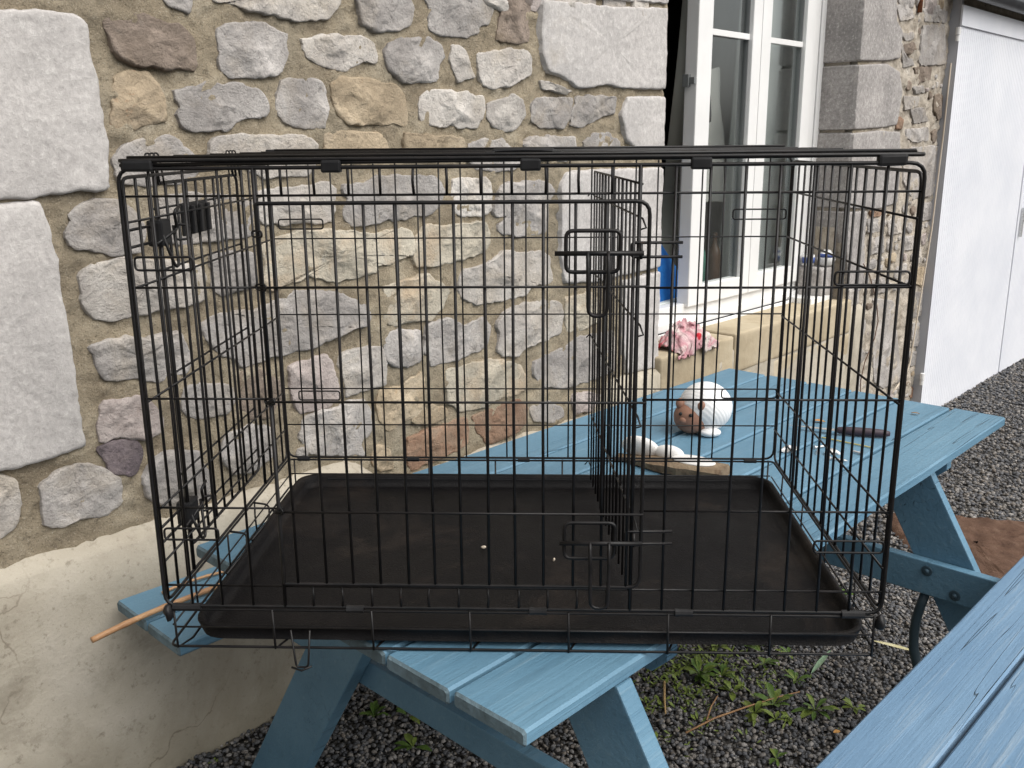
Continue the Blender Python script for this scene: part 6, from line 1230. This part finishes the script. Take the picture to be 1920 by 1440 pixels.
leaf(TT(1.80,.205),TU*.3-TV,.006,.022,M_BRL,'fallen_leaf','small brown leaf on the far end of the table right of the crate')
leaf(TT(.075,.262),TU+TV*.1,.007,.024,M_BRL,'fallen_leaf','curled brown leaf at the near end of the tabletop')
leaf(T(1.50,-.21,ZB),TU-TV*.4,.008,.022,M_ORL,'fallen_leaf','orange-brown leaf on the near bench')
# bamboo canes on the wall-side bench
M_BAM=M('bamboo',.45,.45); M_BAM.color(M_BAM.ramp(M_BAM.noise(30,4,.6,vs=(.2,1,1)),[(.3,(.38,.20,.10)),(.7,(.55,.33,.17))])); M_BAM=M_BAM.m
def cane(a,b,r,nodes,name,lab):
    a=Vector(a);b=Vector(b); P=[];rr=[];n=26
    for i in range(n+1):
        t=i/n; k=1.
        for q in nodes:
            if abs(t-q)<.02:k=1.16
        P.append(a.lerp(b,t)+Vector((0,0,.004*math.sin(t*5)))); rr.append(r*k*(1-.15*t))
    tag(obj(name,tube(P,[q*1.12 for q in rr],12),M_BAM,smooth=True),lab,'cane','bamboo canes on the bench')
cane((-0.351,0.414,0.510),(-0.124,0.737,0.510),.0058,(.18,.42,.7),'bamboo_cane','thick orange bamboo cane sticking out past the end of the bench')
cane((-0.296,0.634,0.504),(-0.144,0.799,0.504),.0032,(.5,),'bamboo_cane','thin bamboo cane behind the thick one on the bench')

# weeds, sticks and litter on the gravel
def weed(x,y,size,n,lab,pale=False):
    rs=random.Random(int(x*977+y*331)); th_=thing('weed',lab,'weed',(x,y,0),'weeds growing in the gravel')
    g=[]
    size*=1.0
    for k in range(int(n*1.7)):
        a=rs.uniform(0,6.28); el=rs.uniform(.25,1.1); ln=size*rs.uniform(.6,1.15); w=ln*rs.uniform(.10,.17)
        d=np.array([math.cos(a),math.sin(a),0]); sd_=np.array([-d[1],d[0],0]); V=[];m=8
        for i in range(m+1):
            t=i/m; hh=ln*(math.sin(el)*t-.35*t*t); rr=ln*t*math.cos(el*.7)
            ww=w*(.18+ .95*max(0,math.sin(math.pi*min(1,max(0,(t-.15)/.85)))) ) if t<.98 else w*.1
            ww*=1+.10*math.sin(t*15+k)
            for q in(-1,0,1): V.append(np.array([x,y,.004])+d*rr+sd_*ww*q+np.array([0,0,hh+abs(q)*ww*.35]))
        F=[(i*3+j,i*3+j+1,(i+1)*3+j+1,(i+1)*3+j) for i in range(m) for j in range(2)]
        obj('leaf',(V,F),M_LEAF2 if (pale or rs.random()<.35) else M_LEAF,th_,smooth=True)
weed(1.013,1.135,0.075,11,'leafy green weed right beside the blue crossbeam end under the crate',False)
weed(1.090,1.291,0.050,7,'yellow-green weed seen just below the front of the tray, left',True)
weed(1.178,1.293,0.050,6,'small weed seen below the tray, second from left',False)
weed(1.208,1.196,0.050,6,'upright weed under the crate base wire, by a base upright',False)
weed(1.073,1.131,0.050,6,'weed with two broad leaves right of the big leafy weed',False)
weed(1.293,1.245,0.045,6,'dark weed below the tray near the crate corner',False)
weed(1.088,1.051,0.050,5,'weed with curled brown edge below the big leafy weed',True)
weed(1.130,0.952,0.060,6,'pale weed crossed by the dry twig, left part',True)
weed(1.188,0.990,0.065,7,'weed crossed by the dry twig, middle',False)
weed(1.178,0.925,0.040,5,'small pale weed just below the twig',True)
weed(1.219,0.931,0.040,4,'single curved leaf weed below the twig end',True)
weed(1.278,1.109,0.045,6,'weed left of the pale green leaf blade',False)
weed(1.294,0.969,0.065,7,'bright weed nearest the worn near bench',False)
weed(1.400,0.984,0.040,5,'low weed close to the near bench edge',True)
weed(1.143,0.763,0.035,5,'tiny weed at the bottom edge of the picture',False)
weed(0.238,0.781,0.050,5,'weed in the dark gravel below the tabletop corner',False)
weed(0.112,0.914,0.050,6,'dark weed in the gravel left of the other one under the table',False)
weed(0.205,0.916,0.050,5,'dark weed between the two others under the table',False)
weed(1.555,1.626,0.050,5,'weed tuft on the gravel behind the lower right crate corner',False)
weed(-0.250,0.711,0.020,3,'tiny bright weed against the render plinth at the bottom',True)

def cover():
    V=[];F=[]; rs=random.Random(5)
    for _ in range(1100):
        a=rs.uniform(0,6.28); q=rs.gauss(0,.15); q2=rs.gauss(.02,.05)
        s=1.50+q; o=-.02+q2+ (rs.gauss(-.15,.08) if rs.random()<.35 else 0)
        if noise.noise(Vector((s*9,o*9,0)))<-.08: continue
        p=W(s,o,.004); l=rs.uniform(.008,.024); w=l*rs.uniform(.10,.28); d=np.array([math.cos(a),math.sin(a),0]); sd_=np.array([-d[1],d[0],0]); h=rs.uniform(.3,1.)
        k=len(V); V+=[p,p+d*l*.55+sd_*w+np.array([0,0,l*h*.5]),p+d*l+np.array([0,0,l*h*.8]),p+d*l*.55-sd_*w+np.array([0,0,l*h*.5])]; F.append((k,k+1,k+2,k+3))
    tag(obj('ground_cover',(V,F),M_LEAF2),'fine low yellow-green growth among the weeds in the gravel','ground cover',kind='stuff')
cover()
M_TWIG=simple('dry_twig',(.34,.20,.10),.8,.2,c2=(.24,.14,.08))
tag(obj('twig',tube([(0.932,0.845,0.016),(1.017,0.911,0.016),(1.111,0.964,0.016),(1.199,1.009,0.016),(1.271,1.039,0.016)],[.0028,.0026,.0024,.002,.0016],6),M_TWIG,smooth=True),'long bare reddish twig lying across the weeds','twig')
tag(obj('twig',tube([(0.995,0.904,0.014),(1.016,0.965,0.014),(1.042,1.015,0.014)],.0022,6),M_TWIG,smooth=True),'thin twig branching off near the long reddish twig','twig')
tag(obj('dry_stalk',tube([(0.906,1.086,0.012),(0.896,1.002,0.012),(0.891,0.933,0.012)],[.0035,.0034,.002],7),simple('straw_stalk',(.42,.28,.12),.7),smooth=True),'short straw coloured stalk on the gravel below the crossbeam end','stalk')

M_PALE=leaf_mat('pale_dry_leaf',(.55,.50,.25),(.68,.64,.42)); M_GLF=leaf_mat('grey_green_leaf',(.13,.22,.14),(.22,.32,.2))
leaf((1.557,1.305,.018),(0.109,-0.063,0),.0085,0.126,M_PALE,'dry_leaf','long pale yellow dry leaf on the gravel beyond the crate corner',curl=.05)
leaf((1.325,1.123,.018),(0.088,0.124,0),.008,0.152,M_GLF,'leaf_blade','pale grey-green leaf blade on the gravel left of the near bench',curl=.05)
leaf((1.308,0.851,.015),(1,.4,0),.007,.02,M_ORL,'fallen_leaf','small orange leaf on the gravel at the edge of the near bench')

# brown fibrous mat
def matt():
    m=M('brown_fibre',.95,.1); c=m.ramp(m.noise(18,6,.7,vs=(1,.6,1)),[(.3,(.12,.07,.05)),(.55,(.23,.14,.10)),(.75,(.32,.22,.16))])
    m.color(m.mix(m.ramp(m.noise(260,3,.8),[(.3,.7),(.5,0)]),c,(.05,.03,.02))).bump(m.noise(130,6,.8),.02)
    P=[(2.056, 2.595), (2.132, 2.582), (2.332, 2.623), (2.507, 2.601), (2.932, 2.546), (2.694, 1.925), (2.17, 1.501), (2.124, 1.809), (2.057, 1.87), (1.984, 2.212), (1.989, 2.362)]; c=np.mean(P,0); V=[];F=[];nr=14;Q=[]
    for i in range(len(P)):
        a,b=np.array(P[i]),np.array(P[(i+1)%len(P)])
        for k in range(12): Q.append(a+(b-a)*k/12)
    n=len(Q)
    for j in range(nr+1):
        f=1-j/nr*.98
        for q in Q:
            p=c+(np.array(q)-c)*f; e=min(1,(1-f)*18)
            jx=.02*noise.noise(Vector((p[0]*9,p[1]*9,0))) if j<2 else 0
            s=p@WD[:2]; V.append((p[0]+jx,p[1]+jx,gz(s)+.004+e*(.022+.012*noise.fractal(Vector((p[0]*14,p[1]*14,1)),.9,2,4))))
    for j in range(nr):
        for i in range(n): F.append((j*n+i,j*n+(i+1)%n,(j+1)*n+(i+1)%n,(j+1)*n+i))
    tag(obj('fibre_mat',(V,F),m.m,smooth=True),'reddish brown fibrous mat lying on the gravel beyond the table','mat')
matt()
